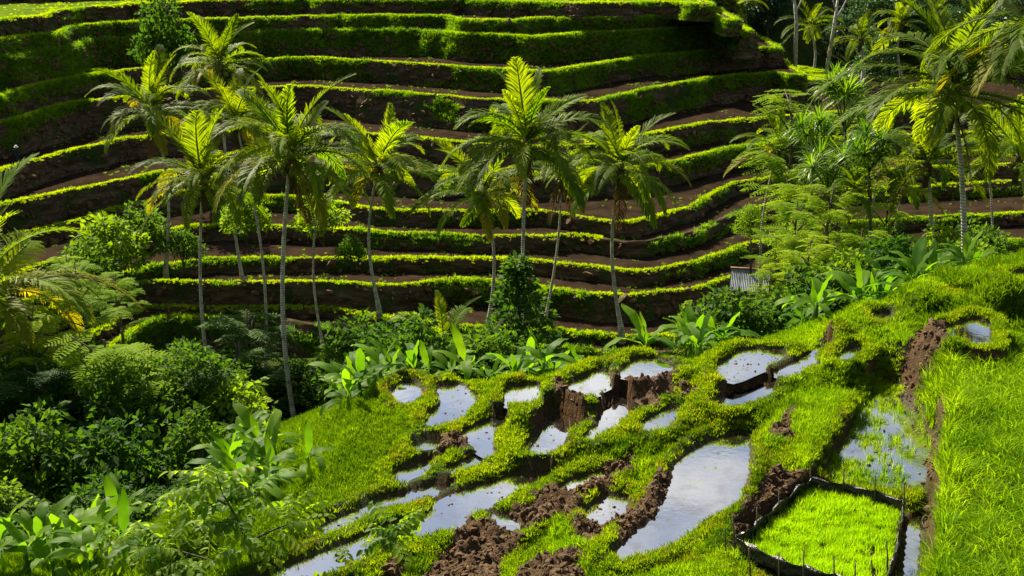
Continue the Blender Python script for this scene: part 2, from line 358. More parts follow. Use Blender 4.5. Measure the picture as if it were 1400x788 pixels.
POOLS = [  # (pixel outline, level shift, label)
 ([(539,539),(552,524),(567,525),(574,540),(561,552),(547,552)], .10, 'small round flooded paddy at the tip of the spur'),
 ([(603,531),(629,529),(645,540),(643,557),(623,577),(594,588),(592,577),(606,554)], .0, 'flooded paddy with reflected trees left of the curled bund'),
 ([(699,531),(734,529),(735,543),(717,551),(697,557)], .15, 'small square flooded paddy behind the mossy bund'),
 ([(779,529),(831,504),(828,529),(811,545)], .30, 'triangular flooded paddy above the tall dark mud wall'),
 ([(845,512),(872,491),(900,494),(930,507),(900,512),(868,517)], .45, 'flooded paddy on the ridge inside a mossy ring bund'),
 ([(630,597),(660,583),(688,568),(684,583),(670,592),(668,624),(655,617)], -.25, 'narrow stepped flooded paddy with a muddy outlet'),
 ([(572,617),(598,598),(595,612)], -.05, 'sliver of flooded paddy beside the dark burrow in the bund'),
 ([(548,646),(602,626),(560,652),(548,661)], -.2, 'short flooded paddy strip below the burrow'),
 ([(760,562),(795,580),(776,601),(755,622),(720,621)], -.15, 'wedge shaped flooded paddy under the tall dark mud wall'),
 ([(842,532),(876,560),(849,578),(809,601),(797,609),(817,583)], -.05, 'tapering flooded paddy under the ridge ring bund'),
 ([(927,555),(879,584),(896,590),(922,575)], .05, 'small flooded paddy in the middle of the slope'),
 ([(430,733),(504,696),(557,678),(616,660),(594,676),(568,687),(514,695),(471,716)], -.35, 'long thin flooded paddy strip below two grassy bunds'),
 ([(729,645),(757,646),(702,668),(661,700),(618,721),(568,737),(486,766),(400,800),(330,810),(390,780),(471,750),(521,725),(582,706),(611,682),(664,661)], -.55, 'largest long flooded paddy sweeping down to the bottom left'),
 ([(612,645),(650,628),(670,619),(655,634)], -.25, 'thin sliver of water between two parallel bunds'),
 ([(769,672),(786,661),(826,645),(807,658),(782,670)], -.25, 'thin flooded paddy between ploughed soil strips'),
 ([(813,704),(836,686),(850,681),(844,703),(814,713)], -.35, 'small muddy pool with clods between soil banks'),
 ([(677,708),(700,713),(716,721),(704,729)], -.45, 'tiny pool in the ploughed soil'),
 ([(934,639),(957,614),(1018,589),(1019,618),(1021,639),(1008,664),(1004,682),(962,712),(930,735),(900,752),(840,765),(868,740),(896,710),(921,678)], -.15, 'big flooded paddy mirroring a white cloud'),
 ([(987,499),(1011,481),(1029,476),(1073,482),(1058,497),(1007,521),(995,515)], .25, 'flooded paddy dotted with mud clods on the ridge'),
 ([(1073,508),(1107,486),(1130,476),(1120,489),(1094,508),(1070,517)], .2, 'narrow flooded paddy beside the clod dotted one'),
 ([(1194,430),(1220,431),(1204,444)], .25, 'small patch of water below the upper ridge bund'),
 ([(1144,494),(1173,474),(1166,488)], .15, 'tiny slanting pool in the long grass'),
 ([(979,554),(993,537),(1060,518),(1051,539),(996,558)], .05, 'flooded paddy strip right of the middle bund'),
 ([(1288,452),(1345,434),(1342,474),(1318,468)], .55, 'bright flooded paddy above the eroded bank'),
 ([(1380,380),(1415,371),(1415,383)], .7, 'edge of the highest flooded paddy at the right margin'),
 ([(1207,512),(1245,537),(1266,560),(1260,582),(1283,603),(1266,625),(1268,680),(1180,670),(1115,657),(1150,610),(1175,565)], -.05, 'weedy flooded field behind the seedling nursery'),
 ([(1242,705),(1268,705),(1256,753),(1254,830),(1232,830),(1236,760)], -.2, 'narrow ditch of water right of the nursery'),
]
ANCH = [  # dry ground held above or below the mean slope: (pixel outline, shift)
 ([(1300,520),(1420,430),(1480,600),(1480,900),(1290,900),(1300,700)], .45),
 ([(1235,450),(1290,480),(1280,440),(1230,435)], .3),
 ([(1000,742),(1112,668),(1232,690),(1215,830),(1000,830)], -.1),
 ([(700,520),(740,520),(745,560),(720,570)], .2),
 ([(1180,545),(1100,640),(1040,690),(1020,660),(1090,560)], .15),
 ([(1120,470),(1150,445),(1160,420),(1140,440)], .3),
 ([(1250,400),(1350,370),(1400,362),(1330,400)], .5),
]
def grow(P, d):
    t = np.roll(P, -1, 0)-np.roll(P, 1, 0); t /= np.linalg.norm(t, axis=1)[:, None]+1e-9; a = np.sum(P[:, 0]*np.roll(P[:, 1], -1)-np.roll(P[:, 0], -1)*P[:, 1])
    return P + np.stack([t[:, 1], -t[:, 0]], 1)*d*np.sign(a)
feat = []
PZ = [-12.55,-12.5,-12.25,-11.87,-11.75,-12.5,-12.58,-12.66,-12.33,-12.15,-12.0,-12.68,-12.6,-12.56,-12.4,-12.47,-12.55,-12.2,-11.62,-11.62,-10.9,-11.2,-11.85,-10.4,-9.9,-11.8,-11.95]
for (px_, dz, lb), z in zip(POOLS, PZ):
    u, v = np.array(px_, float).T
    P0 = on_z(u, v, z); P0 = np.concatenate([P0, (P0+np.roll(P0, -1, 0))/2], 1).reshape(-1, 2)
    P0 = P0 + (np.stack([vnoise(P0[:, 0]*3, P0[:, 1]*3, 1), vnoise(P0[:, 0]*3, P0[:, 1]*3, 2)], 1)-.5)*0.30
    P = grow(chaikin(P0, 1), 0.19 if len(feat) in (6, 7, 11, 13, 14, 15, 16, 23) else 0.14); feat.append((P, z, lb))
anch = []
for px_, dz in ANCH:
    u, v = np.array(px_, float).T; c = on_plane(u.mean(), v.mean()); z = float(c[2])+dz
    anch.append((chaikin(on_z(u, v, z), 1), z))
NURS_Z = anch[2][1]
for _i, _dz in ((25, 0.06), (26, -0.08)):
    u, v = np.array(POOLS[_i][0], float).T; feat[_i] = (chaikin(on_z(u, v, NURS_Z+_dz), 2), NURS_Z+_dz, POOLS[_i][2])
EDGE = [(60,830),(90,800),(200,745),(300,702),(420,655),(455,612),(478,562),(510,523),(550,504),(600,505),(645,512),(690,508),(735,512),(760,500),(800,494),(850,486),(880,481),(940,491),(1000,466),(1050,461),(1110,465),(1140,452),(1160,424),(1230,416),(1300,389),(1350,366),(1420,352),(1700,330)]
_e = on_plane(*np.array(EDGE, float).T)[:, :2]
SPUR = np.concatenate([_e, [[40, 2], [-9, 2]]])
def valley(X, Y):
    z = -31.2 + np.where(Y < 34, 13.0 + 0.3*(34-Y), np.clip(55-Y, 0, 21)*0.62)
    z = z + np.clip(X-8, 0, 16)*0.55*np.clip((76-Y)/12, 0, 1) + np.clip(-X-26, 0, 40)*0.12*np.clip((70-Y)/20, 0, 1)
    return z + (fbm(X*0.12, Y*0.12, 5)-.5)*2.0
def soil_px(X, Y, Z, poly):
    P = on_plane(*np.array(poly, float).T)[:, :2]; return poly_dist(P, X, Y)
SOIL = [[(560,800),(600,745),(640,715),(690,703),(716,726),(700,750),(690,800)], [(672,700),(720,668),(800,640),(850,612),(872,600),(866,630),(800,668),(760,705),(730,715)],
        [(690,800),(720,755),(790,745),(800,800)], [(838,748),(850,715),(880,670),(905,640),(945,606),(950,618),(930,640),(915,685),(880,735),(850,762)],
        [(1264,560),(1284,545),(1288,640),(1276,672),(1264,640)], [(1010,750),(1090,668),(1110,650),(1060,660),(1000,720)],
        [(1245,680),(1275,678),(1270,705),(1240,700)], [(760,720),(800,700),(830,670),(860,650),(850,700),(812,740)], [(500,800),(540,770),(560,760),(550,800)],
        [(930,525),(950,515),(955,535),(925,545)], [(1050,590),(1085,560),(1080,600),(1045,625)]]
WALLS = [[(757,530),(812,548),(795,578),(762,560)], [(842,518),(870,518),(925,514),(915,540),(880,560),(845,532)], [(1000,520),(1060,500),(1066,508),(1010,530)], [(1256,468),(1296,474),(1290,508),(1245,508),(1236,488)], [(600,590),(640,590),(640,610),(600,612)]]
def spur_height(X, Y, full=True):
    base = plane(X, Y); num = base/1.7**4; den = np.full(X.shape, 1/1.7**4); dmin = np.full(X.shape, 99.0); lvl = np.zeros(X.shape)-99
    inz = np.full(X.shape, np.nan); second = np.full(X.shape, 99.0)
    for i, (P, z) in enumerate([(f[0], f[1]) for f in feat] + anch):
        water = i < len(feat)
        near = (X > P[:, 0].min()-6) & (X < P[:, 0].max()+6) & (Y > P[:, 1].min()-6) & (Y < P[:, 1].max()+6)
        if not near.any(): continue
        d = poly_dist(P, X[near], Y[near]); dd = np.maximum(d, 0.0)
        w = np.exp(np.clip(0.8*(z-base[near]), -1.2, 1.2))/(dd+0.05)**4
        num[near] += w*z; den[near] += w
        if water:
            dm = dmin[near]; dmin[near] = np.minimum(dm, d)
            iz = inz[near]; iz[d < 0] = z; inz[near] = iz
    h = num/den
    fr = np.clip(dmin, 0, 9)
    h = h + 0.20*np.exp(-((fr-0.26)/0.17)**2) - 0.06*sstep(0.6, 1.0, fr)
    h = h + (fbm(X*1.4, Y*1.4, 3)-.5)*0.12*sstep(0.05, 0.5, fr) + (fbm(X*5, Y*5, 9, 3)-.5)*0.06*sstep(0.0, 0.2, fr)
    h = np.where(np.isnan(inz), h, np.minimum(inz-0.02-0.3*np.minimum(-dmin, 0.5), inz-0.02))
    for i, (P, z, _) in enumerate(feat):        # bunds below a pool never rise steeply in front of it
        az = P[:, 0]/P[:, 1]; b0, b1 = az.min(), az.max(); nb = 24; bins = np.linspace(b0, b1, nb); yf = np.full(nb, 1e9)
        for (ax, ay), (bx, by) in zip(P, np.roll(P, -1, 0)):
            for t in np.linspace(0, 1, 12):
                x, y = ax+(bx-ax)*t, ay+(by-ay)*t; k = int(round((x/y-b0)/(b1-b0)*(nb-1))); yf[k] = min(yf[k], y)
        ok_ = yf < 1e8; yf = np.interp(bins, bins[ok_], yf[ok_])
        a_ = X/Y; yy = np.interp(a_, bins, yf)+0.12; m_ = (a_ > b0) & (a_ < b1) & (Y < yy) & (Y > yy-5)
        cap = z*Y/yy-0.13*sstep(0.1, 0.5, yy-Y); h = np.where(m_ & (h > cap) & np.isnan(inz), cap-0.03*(1-np.exp(-(h-cap)*6)), h)
    for i, (P, z, _) in enumerate(feat):        # every pool keeps a closed bund
        nr_ = (X > P[:, 0].min()-1) & (X < P[:, 0].max()+1) & (Y > P[:, 1].min()-1) & (Y < P[:, 1].max()+1) & np.isnan(inz)
        d = poly_dist(P, X[nr_], Y[nr_]); k = z + 0.02 + 0.12*np.exp(-((d-0.22)/0.17)**2); hh = h[nr_]
        h[nr_] = np.where(d < 0.40, np.maximum(hh, k), hh)
    do = np.maximum(poly_dist(SPUR, X, Y)+0.25, 0)
    h = h - 0.52*np.maximum(do-0.15, 0) - 0.25*sstep(0, .3, do)
    return h, dmin, do
gs = 0.085
gx = np.arange(-17, 21, gs); gy = np.arange(12.5, 43, gs)
GX, GY = np.meshgrid(gx, gy); GH, GD, GO = spur_height(GX, GY)
GV = valley(GX, GY); GH = np.maximum(GH, GV)
nursery_poly = on_z(np.array([998,1022,1112,1238,1228,1200,1140]), np.array([752,738,666,696,770,845,845]), NURS_Z)
GH = np.where(poly_dist(nursery_poly, GX, GY) < 0.04, np.minimum(GH, NURS_Z), GH)
sx = np.gradient(GH, gs, axis=1); sy = np.gradient(GH, gs, axis=0); slope = np.hypot(sx, sy)
soil = sstep(2.4, 3.6, slope)*(GO < 0.2)
spx = np.zeros(GX.shape)
for poly in SOIL: spx = np.maximum(spx, sstep(0.12, -0.12, soil_px(GX, GY, 0, poly)+(fbm(GX*2, GY*2, 21)-.5)*0.7))
soil = np.maximum(soil, spx); soil = np.maximum(soil, sstep(0.03, -0.02, GD))
wsk = np.zeros(GX.shape)
for poly in WALLS: wsk = np.maximum(wsk, sstep(0.15, -0.1, soil_px(GX, GY, 0, poly)+(fbm(GX*2, GY*2, 22)-.5)*0.5))
soil = np.maximum(soil, wsk); GH = GH + wsk*(fbm(GX*5, GY*5, 37, 4)-.5)*0.30*(GD > 0.03)
# clods in the bare ground
GH = GH + spx*((fbm(GX*4.5, GY*4.5, 31, 4)-.45)*0.42)*(GD > 0.0)
nx, ny = len(gx), len(gy)
idx = np.arange(nx*ny).reshape(ny, nx)
F = np.stack([idx[:-1, :-1], idx[:-1, 1:], idx[1:, 1:], idx[1:, :-1]], -1).reshape(-1, 4)
sm = mesh('paddy_slope', np.stack([GX, GY, GH], -1).reshape(-1, 3), F, [M['ground']])
sm.attributes.new('soil', 'FLOAT', 'POINT').data.foreach_set('value', soil.astype(np.float32).ravel())
slope_o = tag(link('terrain_slope', sm), 'terraced near hillside of earth bunds and banks between the flooded paddies', kind='structure')
for P, z, lb in feat:
    c = P.mean(0); Q = P + (P-c)/np.linalg.norm(P-c, axis=1)[:, None]*0.10
    V = np.concatenate([np.column_stack([Q, np.full(len(Q), z)])])
    tag(link('paddy_water', mesh('paddy_water', V, [tuple(range(len(Q)))], [M['water']], False)), lb, kind='structure')
def bil(A, X, Y):
    i = np.clip((np.asarray(X)-gx[0])/gs, 0, nx-1.001); j = np.clip((np.asarray(Y)-gy[0])/gs, 0, ny-1.001)
    i0 = i.astype(int); j0 = j.astype(int); fi = i-i0; fj = j-j0
    return (A[j0, i0]*(1-fi)+A[j0, i0+1]*fi)*(1-fj)+(A[j0+1, i0]*(1-fi)+A[j0+1, i0+1]*fi)*fj
def ground(X, Y):
    X = np.asarray(X, float); Y = np.asarray(Y, float)
    ins = (X > gx[0]) & (X < gx[-1]) & (Y > gy[0]) & (Y < gy[-1])
    return np.where(ins, bil(GH, X, Y), valley(X, Y))
def hit(u, v, y0=12.0, y1=110.0):
    rx, rz = ray(u, v); Y = np.arange(y0, y1, 0.25); g = ground(rx*Y, Y)
    k = np.argmax(g > rz*Y)
    return (float(rx*Y[k]), float(Y[k]), float(g[k]))
# pixel coordinates of ground points, used to say how long the grass grows where
def to_px(X, Y, Z):
    f = Y*CP - Z*SP; up = Y*SP + Z*CP
    return CU + FPX*X/f, CV - FPX*up/f
n0 = 260000
qx = RNG.uniform(gx[0]+.2, gx[-1]-.2, n0); qy = RNG.uniform(gy[0]+.2, gy[-1]-.2, n0); qz = bil(GH, qx, qy)
qs = bil(soil, qx, qy); qd = bil(GD, qx, qy); qo = bil(GO, qx, qy); qu, qv = to_px(qx, qy, qz)
ok = (qu > -160) & (qu < 1900) & (qv > 250) & (qv < 1000) & (qs < 0.45) & (qd > 0.09) & (qo < 7)
ok &= poly_dist(nursery_poly, qx, qy) > 0.05
bank = (qu > 1268) & (qv > 498)
patch = fbm(qx*0.55, qy*0.55, 77)
longg = (~bank) & (((patch > 0.53) & (qd > 0.6)) | ((qu > 1010) & (patch > 0.42) & (qd > .35)) | (qo > 0.3)) & ok
shortg = ok & ~bank & ~longg
def pts(m): return np.stack([qx[m], qy[m], qz[m]], 1)
left = sstep(640, 420, qu + (qv-640)*0.7)  # left slope's shade put into the grass colour; noise clumps are plain variety
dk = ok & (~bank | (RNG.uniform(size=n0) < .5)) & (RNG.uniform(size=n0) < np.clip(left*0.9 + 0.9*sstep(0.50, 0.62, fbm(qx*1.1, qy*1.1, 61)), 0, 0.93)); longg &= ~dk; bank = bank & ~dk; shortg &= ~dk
k_ = pts(dk); scatter('dark_shade_grass', 'dark', k_, RNG.uniform(0.35, 0.8, len(k_))*(0.55+0.8*sstep(0.1, 0.8, qd[dk]))*np.where(qu[dk] > 1265, 1.8, 1), slope_o, 0.25)
bank &= RNG.uniform(size=n0) < 0.15+0.7*sstep(.38, .6, fbm(qx*2.2, qy*2.2, 88)); b_ = pts(ok & bank); scatter('bank_grass', 'tall', b_, RNG.uniform(0.55, 1.15, len(b_)), slope_o)
dr = ok & (RNG.uniform(size=n0) < 0.30*sstep(0.52, 0.66, fbm(qx*0.7, qy*0.7, 67)))
k_ = pts(dr); scatter('yellowing_grass', 'dry', k_, RNG.uniform(0.4, 0.95, len(k_)), slope_o, 0.35)
l_ = pts(longg); scatter('slope_grass', 'grass', l_, RNG.uniform(0.45, 1.05, len(l_))*(0.7+0.6*fbm(l_[:, 0]*.8, l_[:, 1]*.8, 5)), slope_o, 0.22)
s_ = pts(shortg); scatter('bund_grass', 'moss', s_, RNG.uniform(0.7, 1.5, len(s_)), slope_o, 0.2)
e_ = pts(shortg & (RNG.uniform(size=n0) < 0.10)); scatter('bund_grass_tufts', 'grass', e_, RNG.uniform(0.25, 0.55, len(e_)), slope_o, 0.25)
# weeds standing in the field behind the nursery, and sparse shoots in other pools
P, z, _ = feat[25]
c_ = RNG.uniform(P.min(0), P.max(0), (5200, 2)); d_ = poly_dist(P, c_[:, 0], c_[:, 1]); cu_, cv_ = to_px(c_[:, 0], c_[:, 1], np.full(len(c_), z))
den = sstep(60, -70, cu_-(1205+(cv_-600)*0.10))*sstep(0.30, 0.55, fbm(c_[:, 0]*1.6, c_[:, 1]*1.6, 8)) + 0.02
kk = (d_ < 0) & (RNG.uniform(size=len(c_)) < den*.6)
wd = np.column_stack([c_[kk], np.full(kk.sum(), z)]); scatter('field_weeds', 'grass', wd, RNG.uniform(0.45, 0.95, len(wd)), slope_o, 0.3)
W = []
for P, z, _ in feat:
    c_ = RNG.uniform(P.min(0), P.max(0), (int(30+40*np.ptp(P[:, 0])*np.ptp(P[:, 1])), 2)); d_ = poly_dist(P, c_[:, 0], c_[:, 1])
    kk = (d_ < -0.02) & (RNG.uniform(size=len(c_)) < 0.05+0.5*np.exp(d_*6)*0.35)
    W.append(np.column_stack([c_[kk], np.full(kk.sum(), z-0.03)]))
W = np.concatenate(W); scatter('water_shoots', 'grass', W, RNG.uniform(0.2, 0.5, len(W)), slope_o, 0.4)
# loose clods lying on bare soil and in the shallow pools
def clod(seed):
    r = np.random.default_rng(seed); V = []; F = []
    import itertools
    t = (1+5**.5)/2
    V = np.array([(-1,t,0),(1,t,0),(-1,-t,0),(1,-t,0),(0,-1,t),(0,1,t),(0,-1,-t),(0,1,-t),(t,0,-1),(t,0,1),(-t,0,-1),(-t,0,1)], float)/1.9
    F = [(0,11,5),(0,5,1),(0,1,7),(0,7,10),(0,10,11),(1,5,9),(5,11,4),(11,10,2),(10,7,6),(7,1,8),(3,9,4),(3,4,2),(3,2,6),(3,6,8),(3,8,9),(4,9,5),(2,4,11),(6,2,10),(8,6,7),(9,8,1)]
    V = V*r.uniform(0.6, 1.25, V.shape)*np.array([1.2, 0.9, 0.6]); return V*0.055, F
cc = bpy.data.collections.new('tufts_clod')
for k in range(4):
    V, F_ = clod(k); cc.objects.link(bpy.data.objects.new('clod', mesh('clod', V, F_, [M['soil']], False)))
_tuft_cols['clod'] = cc
k_ = ((bil(spx, qx, qy) > 0.55) | ((bil(wsk, qx, qy) > .5) & (RNG.uniform(size=n0) < .6))) & (qd > 0.02) & (qu > 300) & (qu < 1420) & (RNG.uniform(size=n0) < 1.0)
cl = pts(k_); scatter('soil_clods', 'clod', cl, RNG.gamma(1.6, 0.42, len(cl)).clip(0.15, 2.0), slope_o, 0.9)
W = []
for i in (18, 12, 15, 1, 5, 11, 8, 25):
    P, z, _ = feat[i]
    c_ = RNG.uniform(P.min(0), P.max(0), (int(14*np.ptp(P[:, 0])*np.ptp(P[:, 1])*(3.0 if i in (18, 15) else 1)), 2)); d_ = poly_dist(P, c_[:, 0], c_[:, 1])
    kk = (d_ < -0.03); W.append(np.column_stack([c_[kk], np.full(kk.sum(), z-0.012)]))
W = np.concatenate(W); scatter('pool_clods', 'clod', W, RNG.gamma(2, 0.22, len(W)).clip(0.1, 1.2), slope_o, 0.5)

# ================================================================== VALLEY FLOOR
def axis(a, b, s, far):
    m = list(np.arange(a, b, s)); return np.array([a-far, a-far*.5, a-far*.2, a-20]+m+[b+20, b+far*.2, b+far*.5, b+far])
vx = axis(-70, 75, 1.1, 600); vy = axis(-15, 112, 1.1, 900)
VX, VY = np.meshgrid(vx, vy); VZ = valley(VX, VY)
inn = (VX > gx[0]-1.2) & (VX < gx[-1]+1.2) & (VY > gy[0]-1.2) & (VY < gy[-1]+1.2)
VZ = np.where(inn, VZ-0.6, VZ); VZ = np.where(VY > 80, np.minimum(VZ, -32.5), VZ)
idx = np.arange(VX.size).reshape(VX.shape); F = np.stack([idx[:-1, :-1], idx[:-1, 1:], idx[1:, 1:], idx[1:, :-1]], -1).reshape(-1, 4)
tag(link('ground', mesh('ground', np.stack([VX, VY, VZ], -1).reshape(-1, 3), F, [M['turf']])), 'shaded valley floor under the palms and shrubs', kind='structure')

# ================================================================== FAR HILLSIDE: terraces, each lip traced as a level line
S_, Y0_ = 0.30, 80.0
_, _m0 = ray(600, 448); _z0 = float(_m0*Y0_)
def level(v):                # height of a terrace whose lip passes (600, v)
    _, m = ray(600, v); m = -float(m); Y = (S_*Y0_-_z0)/(S_+m); return -m*Y
LINES = {  # pixel polylines of the lips; None end = runs on past the frame
 'T': (-24, [(-300,-10),(0,-18),(300,-24),(600,-24),(900,-22)], 945),
 'A': (1, [(-300,62),(-80,38),(0,30),(57,25),(75,17),(120,13),(196,7),(357,2),(450,2),(540,2),(630,1),(682,4),(760,7),(850,6),(900,5),(950,7)], 950),
 'B': (24, [(-300,80),(-80,54),(0,46),(132,35),(214,30),(260,29),(357,26),(500,23),(611,24),(629,30),(700,30),(807,24),(825,22),(871,17),(950,20),(990,30)], 985),
 'M': (46, [(-300,100),(-80,72),(0,63),(132,52),(260,46),(400,42),(560,42),(611,45),(625,48),(728,53),(807,46),(830,38),(896,32),(950,30),(1003,44)], 1003),
 'C': (92, [(-300,175),(-80,146),(0,133),(50,118),(107,107),(186,97),(260,91),(350,84),(430,81),(500,86),(550,89),(646,96),(753,100),(807,91),(878,80),(964,73),(1050,68)], 1048),
 'D': (131, [(-300,196),(-80,172),(0,158),(100,143),(186,133),(300,124),(425,121),(500,126),(539,128),(646,137),(700,141),(807,141),(878,125),(950,111),(1007,105),(1068,102),(1080,104)], 1075),
 'E': (192, [(-300,320),(-80,258),(0,236),(89,211),(168,193),(260,182),(400,180),(550,189),(600,194),(700,204),(800,202),(871,189),(971,170),(1071,161),(1200,152),(1400,146),(1700,140)], None),
 'F': (237, [(-300,345),(-80,302),(0,282),(104,262),(204,241),(300,229),(450,229),(568,236),(621,237),(753,239),(860,234),(929,221),(1000,204),(1100,192),(1400,182),(1700,176)], None),
 'G': (292, [(-300,385),(-80,346),(0,328),(107,304),(193,275),(280,266),(400,272),(486,284),(521,290),(582,292),(729,291),(771,295),(836,307),(879,305),(939,288),(1000,254),(1100,238),(1400,226),(1700,220)], None),
 'H': (323, [(-300,440),(-80,400),(0,385),(100,352),(190,326),(257,314),(303,311),(464,316),(521,320),(629,324),(736,327),(789,324),(830,331),(880,334),(950,318),(1010,291),(1143,264),(1400,250),(1700,244)], None),
 'I': (357, [(-300,480),(-80,440),(0,425),(100,392),(200,368),(293,356),(450,357),(557,357),(629,357),(682,356),(771,364),(825,370),(879,375),(954,361),(1025,336),(1143,309),(1257,300),(1389,295),(1700,285)], None),
 'J': (386, [(-300,510),(-80,470),(0,452),(82,418),(178,388),(330,389),(450,388),(486,391),(543,395),(621,384),(700,388),(736,396),(789,404),(861,407),(950,398),(986,386),(1100,355),(1286,337),(1389,332),(1700,322)], None),
 'K': (448, [(-300,560),(-80,510),(0,490),(100,470),(150,450),(178,421),(221,408),(271,403),(340,408),(450,424),(600,448),(754,454),(836,462),(946,464),(1032,439),(1150,412),(1400,385),(1700,370)], None),
 'L': (468, [(-300,620),(-80,590),(0,580),(60,560),(110,530),(150,480),(178,457),(214,439),(257,429),(296,422),(360,432),(450,452),(600,472),(760,476),(850,484),(946,484),(1040,460),(1150,430),(1400,400),(1700,385)], None),
}
def normals(P):
    t = np.gradient(P, axis=0); t /= np.linalg.norm(t, axis=1)[:, None]+1e-9
    ker = np.ones(15)/15; t = np.stack([np.convolve(np.pad(t[:, i], 7, mode='edge'), ker, 'valid') for i in (0, 1)], 1)
    t /= np.linalg.norm(t, axis=1)[:, None]+1e-9
    return np.stack([t[:, 1], -t[:, 0]], 1)
ORDER = list(LINES)
cu = np.arange(-300, 1701, 3.0); NC = len(cu)
LIP = {}; ZL = {}
for k in ORDER:
    vref, pl, uend = LINES[k]; z = level(vref); ZL[k] = z
    a = np.array(pl, float); v = np.interp(cu, a[:, 0], a[:, 1])
    ker = np.hanning(9); ker /= ker.sum(); v = np.convolve(np.pad(v, 4, mode='edge'), ker, 'valid')
    v = v + (vnoise(cu/22.0, cu*0+vref, 3)-.5)*2.0
    P = on_z(cu, v, z)
    if uend is not None:
        j = int(np.searchsorted(cu, uend)); p = P[j].copy(); t = P[j]-P[j-6]; t /= np.linalg.norm(t)
        n_ = NC-1-j; ang0 = math.atan2(t[1], t[0]); ang1 = math.radians(88)
        for q in range(j+1, NC):
            f = min(1, (q-j)*0.30/3.0); an = ang0*(1-f)+ang1*f
            p = p + (0.30 if q-j < 40 else 0.62)*np.array([math.cos(an), math.sin(an)]); P[q] = p
    i_ = ORDER.index(k)
    if i_:                                    # a lower lip always lies in front of the one above
        Q = LIP[ORDER[i_-1]]; nq = normals(Q); need = 0.5+0.40*(ZL[ORDER[i_-1]]-z)
        for _ in range(3):
            D = ((P[:, None, :]-Q[None, :, :])**2).sum(-1).argmin(1)
            sg = ((P-Q[D])*nq[D]).sum(1); P = P + nq[D]*np.maximum(need-sg, 0)[:, None]
        pk = np.hanning(11); pk /= pk.sum(); Ps = np.stack([np.convolve(np.pad(P[:, q], 5, mode='edge'), pk, 'valid') for q in (0, 1)], 1)
        jj = (D > 0) & (sg < need+.4); jj = np.convolve(jj, np.ones(9), 'same') > 0; P[jj] = Ps[jj]
    LIP[k] = P
NRM = {k: normals(LIP[k]) for k in ORDER}
ARC = {k: np.concatenate([[0], np.cumsum(np.linalg.norm(np.diff(LIP[k], axis=0), axis=1))]) for k in ORDER}
# where along the photo (u) an edge carries bright grass / how green its bank is
BARE = {'M': [(-400, 605)], 'H': [(822, 1040)], 'T': [(-400, 1800)], 'L': [(380, 1800)], 'K': [(-400, 120)], 'F': [(300, 540)]}
GREEN = {'T': .1, 'A': .42, 'B': .9, 'M': .95, 'C': .5, 'D': .4, 'E': .25, 'F': .25, 'G': .28, 'H': .55, 'I': .45, 'J': .25, 'K': .3, 'L': .6}
HL = {'T': 'bare topmost terrace at the upper picture edge', 'A': 'uppermost grassy terrace of the far hillside', 'B': 'far terrace above the tall lush green bank',
      'M': 'lush green ledge under the second far terrace', 'C': 'third long far terrace lip below the lush green bank', 'D': 'far terrace passing behind the tallest palm tips',
      'E': 'far terrace that runs behind the palm crowns and past the standing person', 'F': 'far terrace just under the standing person on the left slope', 'G': 'far terrace behind the hanging fronds with bare mud floor',
      'H': 'far terrace behind the upper palm trunks ending at a corner', 'I': 'far terrace crossing the middle of the palm trunks', 'J': 'wavy far terrace behind the conical shrub top',
      'K': 'low far terrace beside the tin roofed hut', 'L': 'lowest far terrace at the edge of the thicket'}
NT, NW = 6, 13
TERR = {}
